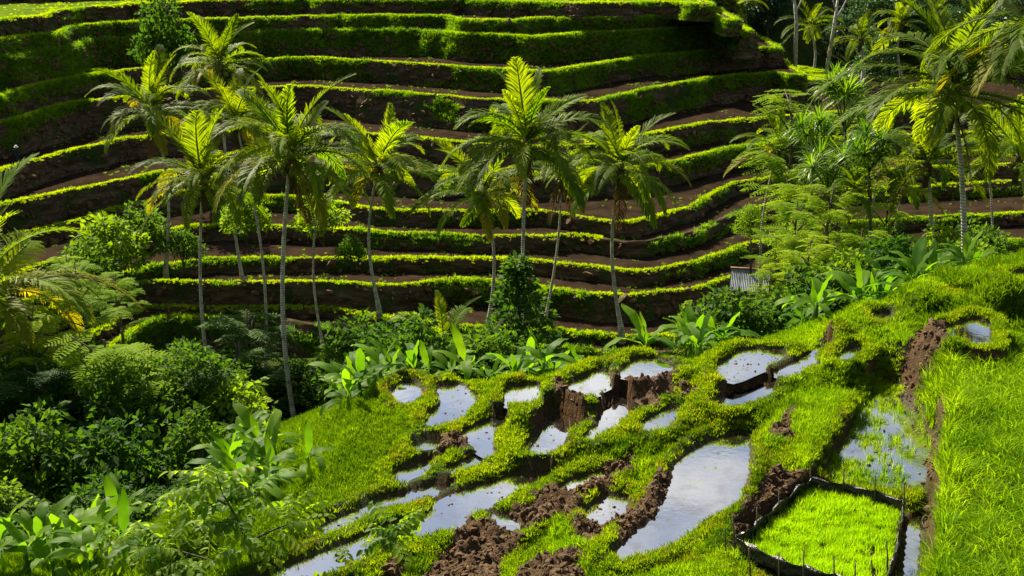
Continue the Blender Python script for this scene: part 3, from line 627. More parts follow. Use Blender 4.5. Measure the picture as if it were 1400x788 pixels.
for i, k in enumerate(ORDER):
    P, n, z, s = LIP[k], NRM[k], ZL[k], ARC[k]
    zb = ZL[ORDER[i+1]] if i+1 < len(ORDER) else z-2.5
    H = z-zb
    root = link('hillside_terrace', None); tag(root, HL[k], kind='structure'); root.empty_display_size = .3
    # ---- wall: hump of the bund, then the earth bank down to the next floor
    rows = []; hump = [(-0.5, -0.03), (-0.34, 0.16), (-0.12, 0.22), (0.05, 0.15)]
    for o_, h_ in hump:
        wv = (vnoise(s*0.8, s*0+i, 5)-.5)*0.12
        rows.append(np.column_stack([P+n*(o_), np.full(NC, z+h_)+wv*(h_ > 0)]))
    for q in range(NW):
        f = (q+1)/NW; zz = z+0.10-(H+0.25)*f
        amp = 0.55*math.sin(math.pi*min(1, f*1.1))
        bulge = (fbm(s*0.22, np.full(NC, zz*0.5+i*9), 50+i, 4)-.5)*1.5*amp + (fbm(s*1.1, np.full(NC, zz*1.6), 70+i, 3)-.5)*0.45
        slump = sstep(0.55, 0.75, vnoise(s*0.09, s*0+i*3.3, 91))*H*0.35*f
        o_ = 0.12 + H*0.16*f + bulge + slump
        rows.append(np.column_stack([P+n*o_[:, None], np.full(NC, zz)]))
    Wl = np.stack(rows); nr = len(rows)
    idx = np.arange(nr*NC).reshape(nr, NC); F = np.stack([idx[:-1, :-1], idx[1:, :-1], idx[1:, 1:], idx[:-1, 1:]], -1).reshape(-1, 4)
    link('earth_bank', mesh('earth_bank', Wl.reshape(-1, 3), F, [M['wall']]), root)
    TERR[k] = Wl
    # ---- floor: from the lip back under the foot of the bank above
    back = P - n*26.0 if i == 0 else LIP[ORDER[i-1]] + NRM[ORDER[i-1]]*0.05
    fr = P - n*0.6; rows = []
    for q in range(NT+1):
        f = q/NT; XY = fr*(1-f)+back*f; zz = z + (fbm(XY[:, 0]*.6, XY[:, 1]*.6, 7)-.5)*0.10*(0 < f)
        rows.append(np.column_stack([XY, zz]))
    Fl = np.stack(rows); idx = np.arange((NT+1)*NC).reshape(NT+1, NC)
    F = np.stack([idx[:-1, :-1], idx[:-1, 1:], idx[1:, 1:], idx[1:, :-1]], -1).reshape(-1, 4)
    fm = 'mud' if k in 'BCDEFGHIJKL' else 'turf'
    link('mud_floor' if fm == 'mud' else 'grass_floor', mesh('terrace_floor', Fl.reshape(-1, 3), F, [M['terraceturf' if fm == 'turf' else fm]]), root)
    # ---- bright grass along the lip
    tot = s[-1]; nl = int(tot*20); t = RNG.uniform(0, tot, nl); uu = np.interp(t, s, cu)
    keep = (uu > -260) & (uu < 1660)
    for a_, b2 in BARE.get(k, []): keep &= ~((uu > a_) & (uu < b2))
    t = t[keep]; uu = uu[keep]; off = (RNG.normal(-0.06, 0.15, len(t))*(0.25+1.3*fbm(t*0.12, t*0+i*5, 14))).clip(-0.6, 0.42)
    X = np.interp(t, s, P[:, 0])+np.interp(t, s, n[:, 0])*off; Y = np.interp(t, s, P[:, 1])+np.interp(t, s, n[:, 1])*off
    Z = z+0.24-np.clip(off-0.0, 0, 1)*0.8-np.clip(-off-0.4, 0, 1)*0.5
    th = 0.5+0.9*fbm(t*0.15, t*0+i, 12)
    scatter('edge_grass', 'lip', np.column_stack([X, Y, Z]), th*RNG.uniform(0.7, 1.15, len(t))*0.85, root, 0.25)
    # ---- weeds and turf clinging to the bank
    na = int(tot*H*22); t = RNG.uniform(0, tot, na); f = RNG.uniform(0, 1, na)**1.3; g = GREEN[k]
    msk = fbm(t*0.09, f*1.1+i*7, 33+i, 5) + (0.5-f)*0.16
    kk = msk > (0.78-0.50*g); t = t[kk]; f = f[kk]
    ci = np.interp(t, s, np.arange(NC)); c0 = np.clip(ci.astype(int), 0, NC-2); fc = (ci-c0)[:, None]
    rr = 3+f*(nr-4.01); r0 = rr.astype(int); fr_ = (rr-r0)[:, None]
    Q = (Wl[r0, c0]*(1-fc)+Wl[r0, c0+1]*fc)*(1-fr_) + (Wl[r0+1, c0]*(1-fc)+Wl[r0+1, c0+1]*fc)*fr_
    kk = (np.interp(t, s, cu) > -220) & (np.interp(t, s, cu) < 1620)
    scatter('bank_weeds', 'weed', Q[kk], RNG.uniform(0.5, 1.25, kk.sum()), root, 0.35)
    na = int(tot*H*3); ca = RNG.integers(0, NC-1, na); ra = 5+(RNG.uniform(0, 1, na)*(nr-6)).astype(int)
    scatter('bank_clods', 'clod', Wl[ra, ca]+RNG.normal(0, .08, (na, 3)), RNG.gamma(2, 1.6, na).clip(1, 9), root, 0.6)
    if fm == 'mud':        # stubble and weeds on the bare floors
        na = int(tot*5); t = RNG.integers(0, NC, na); f = RNG.uniform(0, NT-.01, na); r0 = f.astype(int); fc = (f-r0)[:, None]
        Q = Fl[r0, t]*(1-fc)+Fl[r0+1, t]*fc; Q = Q[fbm(Q[:, 0]*.3, Q[:, 1]*.3, 55) > 0.5]; scatter('floor_stubble', 'weed', Q, RNG.uniform(0.2, 0.55, len(Q)), root, 0.3)
    if fm == 'turf':       # green upper floors
        na = int(tot*7); t = RNG.uniform(0, NC-1.01, na).astype(int); f = RNG.uniform(0, NT-.01, na); r0 = f.astype(int); fc = (f-r0)[:, None]
        Q = Fl[r0, t]*(1-fc)+Fl[r0+1, t]*fc; scatter('floor_grass', 'lip', Q, RNG.uniform(0.5, 1.0, na), root, 0.2)
    print('terrace', k, 'z %.1f' % z, 'H %.2f' % H, 'Y %.0f..%.0f' % (P[:, 1].min(), P[:, 1].max()))

# bright ledge at the corner of the upper terraces
cz = ZL['E']+1.5; CPX = [(1058,88),(1095,91),(1130,98),(1146,104),(1146,109),(1120,110),(1084,109),(1066,100)]
cp = chaikin(on_z(*np.array(CPX, float).T, cz), 1); nc = len(cp); ctr = cp.mean(0)
V = [(x, y, cz) for x, y in cp]+[(x+(x-ctr[0])*.06, y+(y-ctr[1])*.03-.3, cz-1.0) for x, y in cp]+[(x+(x-ctr[0])*.08, y+(y-ctr[1])*.04-.5, cz-2.6) for x, y in cp]
root = tag(link('corner_terrace', None), 'bright sunlit ledge at the right corner of the upper terraces', kind='structure')
link('earth_bank', mesh('earth_bank', V, [(k+q*nc, (k+1) % nc+q*nc, (k+1) % nc+(q+1)*nc, k+(q+1)*nc) for k in range(nc) for q in (0, 1)], [M['wall']], False), root)
link('grass_floor', mesh('grass_floor', V[:nc], [tuple(range(nc))], [M['terraceturf']], False), root)
c_ = RNG.uniform(cp.min(0), cp.max(0), (9000, 2)); c_ = c_[poly_dist(cp, c_[:, 0], c_[:, 1]) < 0.1]; scatter('floor_grass', 'lip', np.column_stack([c_, np.full(len(c_), cz)]), RNG.uniform(.6, 1.1, len(c_)), root, .2)

# ================================================================== PALMS
def frond_mesh(name, th0, kap, droop, mat, L=4.7, pairs=68, seed=0, ragged=0.12, llen=1.1, twist=0.0):
    """rachis along +X curving under gravity, leaflets on both sides bending down"""
    r = np.random.default_rng(seed); V = []; F = []
    n = 13; t = np.linspace(0, 1, n); th = R(th0)-R(kap)*t**1.35
    sx_ = np.concatenate([[0], np.cumsum(np.cos((th[1:]+th[:-1])/2))])*L/(n-1); sz = np.concatenate([[0], np.cumsum(np.sin((th[1:]+th[:-1])/2))])*L/(n-1)
    bend = r.normal(0, 0.25); syy = bend*t**2
    C = np.stack([sx_, syy, sz], 1)
    w = 0.055*(1-t)**0.7+0.008
    for i in range(n):
        nb = np.array([-math.sin(th[i]), 0, math.cos(th[i])])
        V += [C[i]+[0, -w[i], 0], C[i]+nb*w[i]*0.8, C[i]+[0, w[i], 0], C[i]-nb*w[i]*0.6]
    for i in range(n-1):
        for k in range(4): F.append((i*4+k, i*4+(k+1) % 4, i*4+4+(k+1) % 4, i*4+4+k))
    down = np.array([0, 0, -1.0])
    for j in range(pairs):
        tt = 0.11+0.89*(j+r.uniform(-.3, .3))/pairs; tt = min(max(tt, .1), .995)
        c = np.array([np.interp(tt, t, C[:, a]) for a in range(3)]); a0 = np.interp(tt, t, th)
        fw = np.array([math.cos(a0), 0, math.sin(a0)]); upv = np.array([-math.sin(a0), 0, math.cos(a0)])
        pr = math.sin(math.pi*min(1, (tt*0.86+0.12)))**0.6
        for s in (-1, 1):
            if r.uniform() < ragged*0.5: continue
            ll = llen*pr*r.uniform(0.85, 1.1); wl = 0.033*r.uniform(.8, 1.2)
            ang = R(58-32*tt+r.normal(0, 4)); vee = R(18+r.normal(0, 6))
            d0 = fw*math.cos(ang)+np.array([0, s, 0])*math.sin(ang)*math.cos(vee)+upv*math.sin(vee)*math.sin(ang)
            p = c.copy(); d = d0/np.linalg.norm(d0); dr = droop*r.uniform(0.7, 1.3); base = len(V); m = 4
            for q in range(m):
                sd = np.cross(d, upv); sd /= np.linalg.norm(sd)+1e-9
                ww = wl*(0.55, 1.0, 0.85, 0)[q]
                if q < m-1: V += [p-sd*ww, p+sd*ww]
                else: V.append(p)
                p = p+d*ll/(m-1); d = d+down*dr*(0.35+0.5*q); d /= np.linalg.norm(d)
            F += [(base, base+1, base+3, base+2), (base+2, base+3, base+5, base+4), (base+4, base+5, base+6)]
    return mesh(name, np.array(V), F, [mat], False)
FR = {}
for nm, (th0, kap, dr, lab) in {'spear': (74, 34, .16, 0), 'young': (68, 48, .22, 0), 'upper': (50, 95, .5, 0), 'mid': (24, 84, .6, 0), 'low': (0, 66, .65, 0), 'hang': (-34, 44, .6, 0)}.items():
    for v in range(3):
        for mk in ('palm', 'palmdark', 'palmyellow'):
            FR[(nm, v, mk)] = frond_mesh('frond_'+nm, th0+v*3-3, kap+v*6-6, dr, M[mk], seed=hash((nm, v)) % 1000 if False else len(nm)*31+v*7, L=4.7 if nm not in ('spear',) else 3.9, llen=0.96 if nm != 'spear' else 0.7)
FR['dead'] = frond_mesh('dead_frond', -62, 22, 1.2, M['palmdead'], L=3.6, pairs=40, seed=5, ragged=.5)
def coco_cluster():
    mb = MB()
    for k in range(9):
        a = k*2.4; c = np.array([0.42*math.cos(a), 0.42*math.sin(a), -0.45-0.12*(k % 3)])
        V = []; F = []
        for i in range(5):
            ph = math.pi*(i+.001)/4.002
            for j in range(7): V.append(c+0.15*np.array([math.sin(ph)*math.cos(j*.8976), math.sin(ph)*math.sin(j*.8976), 1.15*math.cos(ph)]))
        for i in range(4):
            for j in range(7): F.append((i*7+j, i*7+(j+1) % 7, i*7+7+(j+1) % 7, i*7+7+j))
        mb.add(V, F); tube(mb, [(0, 0, -.1), c*0.6+np.array([0, 0, .1]), c+np.array([0, 0, .12])], .025, 4)
    return mb.mesh('coconuts', M['coconut'])
COCO = coco_cluster()
_mb = MB(); tube(_mb, [(0, 0, -1.5), (0, 0, -.9), (0, 0, -.2), (0, 0, .35)], [.16, .24, .30, .16], 10, wob=.3); SHEATH = _mb.mesh('leaf_sheath', M['sheath'])
CLS = ['spear', 'young', 'upper', 'upper', 'upper', 'mid', 'mid', 'mid', 'low', 'low']
def palm(name, label, crown, base, Y, rad=None, nf=24, seed=0, trunk_r=0.15, group='coconut palms', tone=0.5, dead=1, by=None, coco=True, mat='trunk', gold=0.0):
    r = random.Random(seed); C = Vector(at(crown[0], crown[1]-8, Y)); B = Vector(at(base[0], base[1], Y if by is None else by))
    s = 1.0 if rad is None else rad*Y/FPX/3.7
    if Y < 70 and 'distant' not in name: B.z = min(B.z, float(ground(B.x, B.y)))
    root = thing(name, label, 'palm', B, 0, group)
    H = C-B; n = 22; mb = MB(); P = []; rr = []
    bow = Vector((r.choice((-1, 1))*r.uniform(.2, 1.1), r.uniform(-.8, .8), 0))
    for i in range(n+1):
        t = i/n; p = H*t + bow*math.sin(math.pi*t); P.append(p); k = trunk_r*(1.0-0.42*t)+trunk_r*0.9*math.exp(-t*H.length*1.6)
        rr.append(k*(1+0.05*((i % 2)-.5)))
    P[0] = P[0]-Vector((0, 0, .6)); tube(mb, P, rr, 10)
    link('trunk', mb.mesh('palm_trunk', M[mat]), root)
    sh = link('leaf_sheath', SHEATH, root, H, (0, 0, r.uniform(0, 6)), s)
    if coco: link('coconut_cluster', COCO, sh)
    nf = int(nf*1.2)
    for k in range(nf):
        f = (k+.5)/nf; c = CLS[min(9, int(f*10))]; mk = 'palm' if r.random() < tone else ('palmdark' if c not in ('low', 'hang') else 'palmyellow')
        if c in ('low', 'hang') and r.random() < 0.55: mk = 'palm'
        if r.random() < gold and (gold > .5 or c in ('mid', 'low', 'hang')): mk = 'palmyellow'
        z = 0.25-0.5*f; ln = s*r.uniform(.78, 1.12)*(.82 if c == 'hang' else 1)
        link('frond', FR[(c, r.randrange(3), mk)], root, H+Vector((0, 0, z*s)), (r.gauss(0, .22), r.gauss(0, .11), k*2.39996+r.uniform(-.45, .45)+seed), (ln, ln, ln))
    for k in range(dead):
        link('dead_frond', FR['dead'], root, H+Vector((0, 0, -.5*s)), (0, 0, r.uniform(0, 6.28)), s*r.uniform(.7, .95))
    return root
PALMS = [  # name, label, crown px, base px, Y, crown radius px, fronds, trunk radius, tone
 ('tall coconut palm with a pale trunk standing nearest on the left, biggest crown there', (397,222), (413,588), 60, 112, 27, .17, .55),
 ('coconut palm with a dark slim trunk left of the pale trunked one', (277,258), (289,475), 66, 96, 24, .14, .4),
 ('coconut palm with yellowing fronds at the upper left of the palm group', (208,160), (226,370), 79, 76, 22, .13, .5),
 ('highest and farthest coconut palm of the left group, against the lush bank', (301,98), (332,385), 86, 66, 20, .13, .7),
 ('coconut palm half hidden behind the biggest left crown', (322,175), (362,525), 76, 70, 20, .12, .5),
 ('small crowned coconut palm with a thin trunk right of the pale trunked one', (446,236), (442,475), 78, 62, 16, .10, .3),
 ('bright coconut palm alone in the gap left of centre', (517,238), (519,425), 74, 84, 22, .13, .8),
 ('coconut palm with golden drooping fronds left of the tall central one', (661,272), (667,445), 73, 84, 23, .13, .7),
 ('tall central coconut palm whose trunk leans down to the ridge', (720,205), (733,492), 62, 104, 26, .15, .45),
 ('coconut palm crown peeking out behind the tall central one', (768,246), (745,440), 80, 70, 16, .11, .3),
 ('coconut palm with a straight grey trunk right of centre', (848,236), (851,458), 72, 88, 24, .15, .6),
 ('leaning coconut palm left of the feathery trees on the right', (1063,214), (1040,400), 72, 66, 18, .11, .6),
 ('huge coconut palm with a white trunk on the right ridge', (1303,128), (1329,385), 46, 150, 28, .16, .4),
 ('coconut palm whose fronds enter from the top right corner', (1440,40), (1450,420), 41, 150, 24, .17, .4),
 ('coconut palm with a grey trunk just left of the white trunked giant', (1268,232), (1280,375), 57, 84, 20, .15, .5),
 ('short coconut palm low behind the right hand thicket', (1236,262), (1237,345), 68, 62, 16, .10, .5),
 ('coconut palm with yellow fronds at the right margin', (1392,226), (1394,365), 55, 84, 18, .12, .7),
 ('coconut palm at the left margin of which only the golden fronds show', (-32,420), (-60,640), 40, 175, 26, .17, .8),
]
for k, (lb, c, b, Y, rad, nf, tr_, tone) in enumerate(PALMS):
    palm('coconut_palm', lb, c, b, Y, rad, nf, 3+k*5, tr_, 'coconut palms of the valley', tone, dead=1+k % 2 if k in (0, 2, 3, 6, 8, 9, 10, 12, 13) else 0, gold=.45 if k == 17 else (.25 if k in (3, 6, 7, 16) else .08))
palm('palm_sapling', 'young palm without a trunk in front of the conical shrub', (606,478), (603,520), 39, 78, 11, 77, .16, None, .8, 0, coco=False)

# ================================================================== BROAD PADDLE LEAVED PLANTS
def paddle(name, L, wd, th0, kap, mat, seed):
    r = np.random.default_rng(seed); n = 12; t = np.linspace(0, 1, n); th = R(th0)-R(kap)*t**1.4
    x = np.concatenate([[0], np.cumsum(np.cos(th[1:]))])*L/(n-1); z = np.concatenate([[0], np.cumsum(np.sin(th[1:]))])*L/(n-1)
    w = wd*np.clip((t-0.2)/0.16, 0, 1)**0.7*np.sqrt(np.clip(1-((t-0.55)/0.47)**2*0.9, 0, 1))*np.clip((1.0-t)/0.10, 0, 1)**0.6 + 0.012
    V = []; F = []; y0 = r.normal(0, .12)
    for i in range(n):
        nb = np.array([-math.sin(th[i]), 0, math.cos(th[i])]); c = np.array([x[i], y0*t[i]**2*L, z[i]])
        fold = 0.30+0.15*math.sin(i*1.7+seed)
        for s_, k in ((-1, 1.0), (-1, .5), (0, 0), (1, .5), (1, 1.0)):
            V.append(c+np.array([0, s_*k*w[i], 0])+nb*(fold*k*w[i] - (k == 1.0)*0.22*w[i] + r.normal(0, .02)*k))
    for i in range(n-1):
        for k in range(4): F.append((i*5+k, i*5+k+1, i*5+6+k, i*5+5+k))
    return mesh(name, np.array(V), F, [mat], True)
PAD = [paddle('leaf', 1.9, .18, 84, 26, M['banana'], 1), paddle('leaf', 2.1, .20, 76, 62, M['banana'], 2), paddle('leaf', 2.1, .21, 62, 88, M['banana'], 3),
       paddle('leaf', 2.0, .20, 48, 105, M['banana'], 4), paddle('leaf', 1.8, .20, 70, 78, M['banana'], 5), paddle('leaf', 1.7, .18, 36, 92, M['banana'], 6)]
_mb = MB(); tube(_mb, [(0, 0, -.4), (0, 0, .3), (0, 0, 1.0)], [.13, .11, .075], 8); PSTEM = _mb.mesh('leaf_stalk', M['strap'])
def banana(name, label, loc, s, seed, group, n=7, cat='plant'):
    r = random.Random(seed); o = thing(name, label, cat, loc, r.uniform(0, 6.28), group, s, (r.gauss(0, .06), r.gauss(0, .06)))
    link('stalk', PSTEM, o, (0, 0, 0), None, (.8, .8, 1))
    for k in range(n):
        m = PAD[0] if k == 0 else PAD[r.choice((1, 2, 3, 4, 5, 2, 3))]
        link('leaf', m, o, (0, 0, .55+.4*r.random()), (r.gauss(0, .15), 0, k*2.4+r.uniform(-.4, .4)), r.uniform(.75, 1.1))
    return o

# ================================================================== TREES AND SHRUBS
def leaf_cloud(cent, rad, nper, lsize, r, flat=0.7, up=0.35):
    """leaf faces spread through clumps; returns V, F"""
    k = len(cent); n = k*nper
    ci = np.repeat(np.arange(k), nper); d = r.normal(size=(n, 3)); d /= np.linalg.norm(d, axis=1)[:, None]
    q = r.uniform(0.35, 1, n)**0.5; c = np.asarray(cent)[ci]; rd = np.asarray(rad)[ci]
    p = c + d*(rd*q)[:, None]*np.array([1, 1, flat])
    ax = d*0.8 + r.normal(size=(n, 3))*0.6 + np.array([0, 0, -0.25]); ax /= np.linalg.norm(ax, axis=1)[:, None]
    nr_ = r.normal(size=(n, 3))*0.7 + np.array([0, 0, up*2]); sd = np.cross(ax, nr_); sd /= np.linalg.norm(sd, axis=1)[:, None]+1e-9
    nn = np.cross(sd, ax); L = lsize*r.uniform(.6, 1.25, n)[:, None]
    V = np.stack([p, p+ax*L*.5+sd*L*.26+nn*L*.06, p+ax*L-nn*L*.10, p+ax*L*.5-sd*L*.26+nn*L*.06], 1).reshape(-1, 3)
    F = np.arange(n*4).reshape(-1, 4); return V, F
def limbs(mb, base, tips, r0, rnd):
    for tp in tips:
        tp = np.asarray(tp, float); mid = base*0.45+tp*0.55+np.array([rnd.gauss(0, .12), rnd.gauss(0, .12), .1])*np.linalg.norm(tp-base)*.6
        tube(mb, [base, mid, tp], [r0, r0*.55, r0*.18], 5)
def make_tree(kind, seed):
    """returns (trunk mesh, crown mesh); unit: about 6 m tall tree, 2 m shrub"""
    rn = random.Random(seed); r = np.random.default_rng(seed); mb = MB()
    if kind == 'tree':
        H = 6.0; cent = []; rad = []
        for k in range(26):
            a = k*2.4; f = (k+.5)/26; zz = 2.2+3.5*f+rn.uniform(-.3, .3); rr = 1.9*math.sin(math.pi*(0.22+0.72*f))*rn.uniform(.55, 1.1)
            cent.append((rr*math.cos(a), rr*math.sin(a), zz)); rad.append(rn.uniform(.45, .85))
        tube(mb, [(0, 0, -3.0), (.08, .05, 1.2), (0, 0, 2.8), (.1, 0, 4.6)], [.17, .12, .09, .04], 7)
        limbs(mb, np.array([.02, .02, 2.3]), cent[::2], .05, rn); V, F = leaf_cloud(cent, rad, 95, .30, r)
        mat = M['broad']
    elif kind == 'shrub':
        cent = []; rad = []
        for k in range(20):
            a = k*2.4; f = (k+.5)/20; rr = 1.25*math.sqrt(f)*rn.uniform(.7, 1.1); zz = .5+1.2*(1-f)*rn.uniform(.6, 1.3)+.4*rn.random()
            cent.append((rr*math.cos(a), rr*math.sin(a), zz)); rad.append(rn.uniform(.35, .62))
        for k in range(5): tube(mb, [(0, 0, -.4), np.array(cent[k*4])*.5, cent[k*4]], [.05, .035, .012], 5)
        V, F = leaf_cloud(cent, rad, 85, .24, r); mat = M['broad']
    elif kind == 'bigleaf':
        cent = []; rad = []
        for k in range(15):
            a = k*2.4; f = (k+.5)/15; rr = 1.1*math.sqrt(f)*rn.uniform(.6, 1.2); zz = .4+1.5*(1-f)*rn.uniform(.5, 1.4)+.4*rn.random()
            cent.append((rr*math.cos(a), rr*math.sin(a), zz)); rad.append(rn.uniform(.3, .6))
        for k in range(7): tube(mb, [(0, 0, -.4), np.array(cent[k*2])*.5, cent[k*2]], [.05, .035, .012], 5)
        V, F = leaf_cloud(cent, rad, 34, .46, r, up=.6); mat = M['banana']
    elif kind == 'cone':
        cent = []; rad = []
        for k in range(30):
            f = (k+.5)/30; a = k*2.4; rr = 1.15*(1-f)**.9*rn.uniform(.55, 1.05); cent.append((rr*math.cos(a), rr*math.sin(a), .4+3.6*f)); rad.append(.22+.3*(1-f))
        tube(mb, [(0, 0, -.4), (.02, 0, 2), (0, 0, 4)], [.07, .045, .015], 6); limbs(mb, np.array([0, 0, .8]), cent[::3], .025, rn)
        V, F = leaf_cloud(cent, rad, 70, .20, r); mat = M['broad']
    elif kind == 'feather':
        tube(mb, [(0, 0, -3.0), (.1, .05, 1.5), (-.05, 0, 3.2), (.1, .1, 5.2)], [.13, .10, .075, .03], 7)
        V = []; F = []; nb = 15
        for b in range(nb):
            f = (b+.5)/nb; a = b*2.4+rn.uniform(-.4, .4); z0 = 1.4+3.6*f; ln = (2.1*(1-f*.55))*rn.uniform(.75, 1.15)
            st = np.array([0, 0, z0-.5]); en = np.array([ln*math.cos(a), ln*math.sin(a), z0+.35+rn.uniform(-.2, .3)])
            tube(mb, [st, (st+en)/2+[0, 0, .18], en], [.045, .03, .01], 5)
            for k in range(13):                  # flat pinnate sprays along the limb
                t = .25+.75*(k+rn.random())/13; c = st+(en-st)*t+np.array([0, 0, .18*math.sin(math.pi*t)])
                aa = a+(1 if k % 2 else -1)*rn.uniform(.4, 1.4); L = rn.uniform(.6, 1.0); dd = np.array([math.cos(aa), math.sin(aa), rn.uniform(-.15, .25)])
                ss = np.array([-math.sin(aa), math.cos(aa), 0])
                for j in range(9):
                    tt = (j+1)/9; pc = c+dd*L*tt+np.array([0, 0, -.22*tt*tt]); wl = .20*math.sin(math.pi*(.15+.8*tt))+.05; wd = L/9*.42
                    for s in (-1, 1):
                        q = len(V); e = pc+ss*s*wl+dd*.06+np.array([0, 0, -.07*rn.random()])
                        V += [pc-dd*wd*.6, pc+dd*wd*.6, e+dd*wd, e-dd*wd*.6]; F.append((q, q+1, q+2, q+3))
        return mb.mesh('trunk', M['bark']), mesh('crown', np.array(V), F, [M['feather']], False)
    crown = mesh('crown', V, F, [mat], False)
    return mb.mesh('trunk', M['bark']), crown
def _big(): pass
TREE = {k: [make_tree(k, 11+7*i) for i in range(n)] for k, n in (('tree', 4), ('shrub', 4), ('cone', 2), ('feather', 3), ('bigleaf', 3))}
_cache = {}
def recolour(me, mat):
    if (me.name, mat) not in _cache:
        c = me.copy(); c.materials[0] = M[mat]; _cache[(me.name, mat)] = c
    return _cache[(me.name, mat)]
def plant(kind, name, label, loc, s, seed, group=None, mat=None, cat=None, sc=(1, 1, 1)):
    r = random.Random(seed); tr, cr = TREE[kind][seed % len(TREE[kind])]
    o = thing(name, label, cat or ('shrub' if kind in ('shrub', 'cone') else 'tree'), loc, r.uniform(0, 6.28), group, (s*sc[0], s*sc[1], s*sc[2]), (r.gauss(0, .05), r.gauss(0, .05)))
    link('trunk', tr, o); link('crown', cr if mat is None else recolour(cr, mat), o); return o
def strap_head(n, L, seed, w=.035):
    r = np.random.default_rng(seed); V = []; F = []
    for k in range(n):
        a = k*2.39996; el = R(85-115*(k/n)**.8+r.normal(0, 5)); d = np.array([math.cos(a)*math.cos(el), math.sin(a)*math.cos(el), math.sin(el)])
        p = np.array([0, 0, .0]); ll = L*r.uniform(.75, 1.1); b = len(V); sd = np.array([-math.sin(a), math.cos(a), 0])
        for q in range(5):
            ww = w*(.7, 1, .85, .55, 0)[q]
            if q < 4: V += [p-sd*ww, p+sd*ww]
            else: V.append(p)
            p = p+d*ll/4; d = d+np.array([0, 0, -.16*(q+1)*r.uniform(.6, 1.3)]); d /= np.linalg.norm(d)
        F += [(b, b+1, b+3, b+2), (b+2, b+3, b+5, b+4), (b+4, b+5, b+7, b+6), (b+6, b+7, b+8)]
    return mesh('strap_leaves', np.array(V), F, [M['strap']], False)
HEAD = [strap_head(70, 1.25, 3+k, .045) for k in range(3)]
def strap_tree(label, crown, base, Y, heads, s, seed, fruit=False):
    r = random.Random(seed); C = Vector(at(crown[0], crown[1], Y)); B = Vector(at(base[0], base[1], Y)); H = C-B
    o = thing('strap_leaved_tree', label, 'tree', B, 0, 'strap leaved trees'); mb = MB()
    tube(mb, [Vector((0, 0, -.8)), H*.35+Vector((.15, 0, 0)), H*.7, H], [.11, .09, .075, .05], 8)
    for k in range(heads):
        a = k*2.4+seed; e = H+Vector((math.cos(a)*.75, math.sin(a)*.75, r.uniform(-.4, .7)))*(0 if heads == 1 else s*.8)
        if heads > 1: tube(mb, [H*.86, (H*.86+e)/2, e], [.05, .045, .035], 6)
        link('leaf_head', HEAD[k % 3], o, e, (r.gauss(0, .2), r.gauss(0, .2), r.uniform(0, 6)), s*r.uniform(.85, 1.1))
    link('trunk', mb.mesh('trunk', M['bark']), o)
    if fruit:
        f = MB(); V, F = clod(9); f.add(V*6+np.array([0, 0, 0]), F); link('hanging_fruit_mass', f.mesh('hanging_fruit_mass', M['sheath']), o, H+Vector((0, -.2, -1.35)))
    return o
strap_tree('strap leaved tree with a brown hanging mass under its head', (1130,232), (1146,425), 58, 4, 1.35, 1, True)
strap_tree('tallest strap leaved tree above the feathery trees', (1155,140), (1160,420), 66, 6, 1.5, 2)
strap_tree('dark strap leaved tree with a thin pale stem left of the giant palm', (1188,205), (1188,415), 56, 5, 1.1, 3)
strap_tree('strap leaved tree lower left of the tallest one', (1112,180), (1105,410), 64, 4, 1.3, 4)

# ---- big feathery trees right, with the hut between them and the terraces
FEA = [((1108,330), 460, 64, 1.5, 'feathery light green tree at the centre of the right thicket'), ((1084,345), 470, 58, 1.0, 'feathery light green tree leaning over the tin roof'),
       ((1130,340), 465, 55, 1.1, 'feathery light green tree in front of the strap leaved stems'), ((1085,240), 450, 70, 1.75, 'tall feathery light green tree behind the right thicket'), ((1205,345), 450, 60, 1.0, 'feathery light green tree at the foot of the giant palm'),
       ((1165,385), 460, 52, .9, 'low feathery tree among the paddle leaves of the upper spur'), ((1105,400), 460, 50, .85, 'low feathery tree right of the hut'), ((1150,255), 440, 68, 1.5, 'tall feathery tree under the tallest strap leaves'),
       ((1050,408), 470, 56, .6, 'small feathery sapling at the right end of the hut')]
for k, ((u, v), bv, Y, s, lb) in enumerate(FEA):
    top = at(u, v, Y)[2]; H = 5.4*s*1.0; loc = (at(u, v, Y)[0], Y, top+1.2*s-3.4*s)
    plant('feather', 'feathery_tree', lb, loc, s, k, 'feathery trees of the right thicket')
for k, (u, v, Y, s, lb) in enumerate([(118,452,44,.62,'feathery shrub with bright sprays beside the left margin fronds'), (165,450,50,.55,'feathery shrub right of the left margin fronds'), (60,520,38,.6,'feathery shrub under the left margin fronds'), (95,415,52,.5,'feathery shrub against the green slope at left')]):
    p = at(u, v, Y); plant('feather', 'feathery_shrub', lb, (p[0], p[1], p[2]-1.2*s), s*1.2, k+1, 'feathery shrubs on the left', cat='shrub')
for k, (u, v, Y, s, lb) in enumerate([(1085,330,62,.62,'light leafy tree inside the right thicket behind the feathery ones'), (1175,330,64,.6,'light leafy tree between the slim stems on the right'), (1215,330,58,.5,'leafy tree under the grey trunked palm'), (1030,300,74,.55,'light leafy tree over the low terrace left of the feathery trees'), (1345,330,58,.5,'leafy tree behind the white trunk at right')]):
    p = at(u, v, Y); plant('tree', 'leafy_tree', lb, (p[0], Y, p[2]-4.2*s), s, k, 'leafy trees of the right thicket', 'broadlight' if k in (0, 1, 3) else 'broad')
for k, (c, b, Y, rad, lb) in enumerate([((1212,196),(1214,405),60,44,'slim palm with a thin pale stem left of the giant palm'), ((1168,268),(1172,420),56,40,'slim low palm among the strap leaved stems'), ((1345,205),(1350,360),62,52,'slim palm between the giant palm and the right margin')]):
    palm('slim_palm', lb, c, b, Y, rad, 13, 90+k, .085, 'slim palms of the right thicket', .8, 0, coco=False)
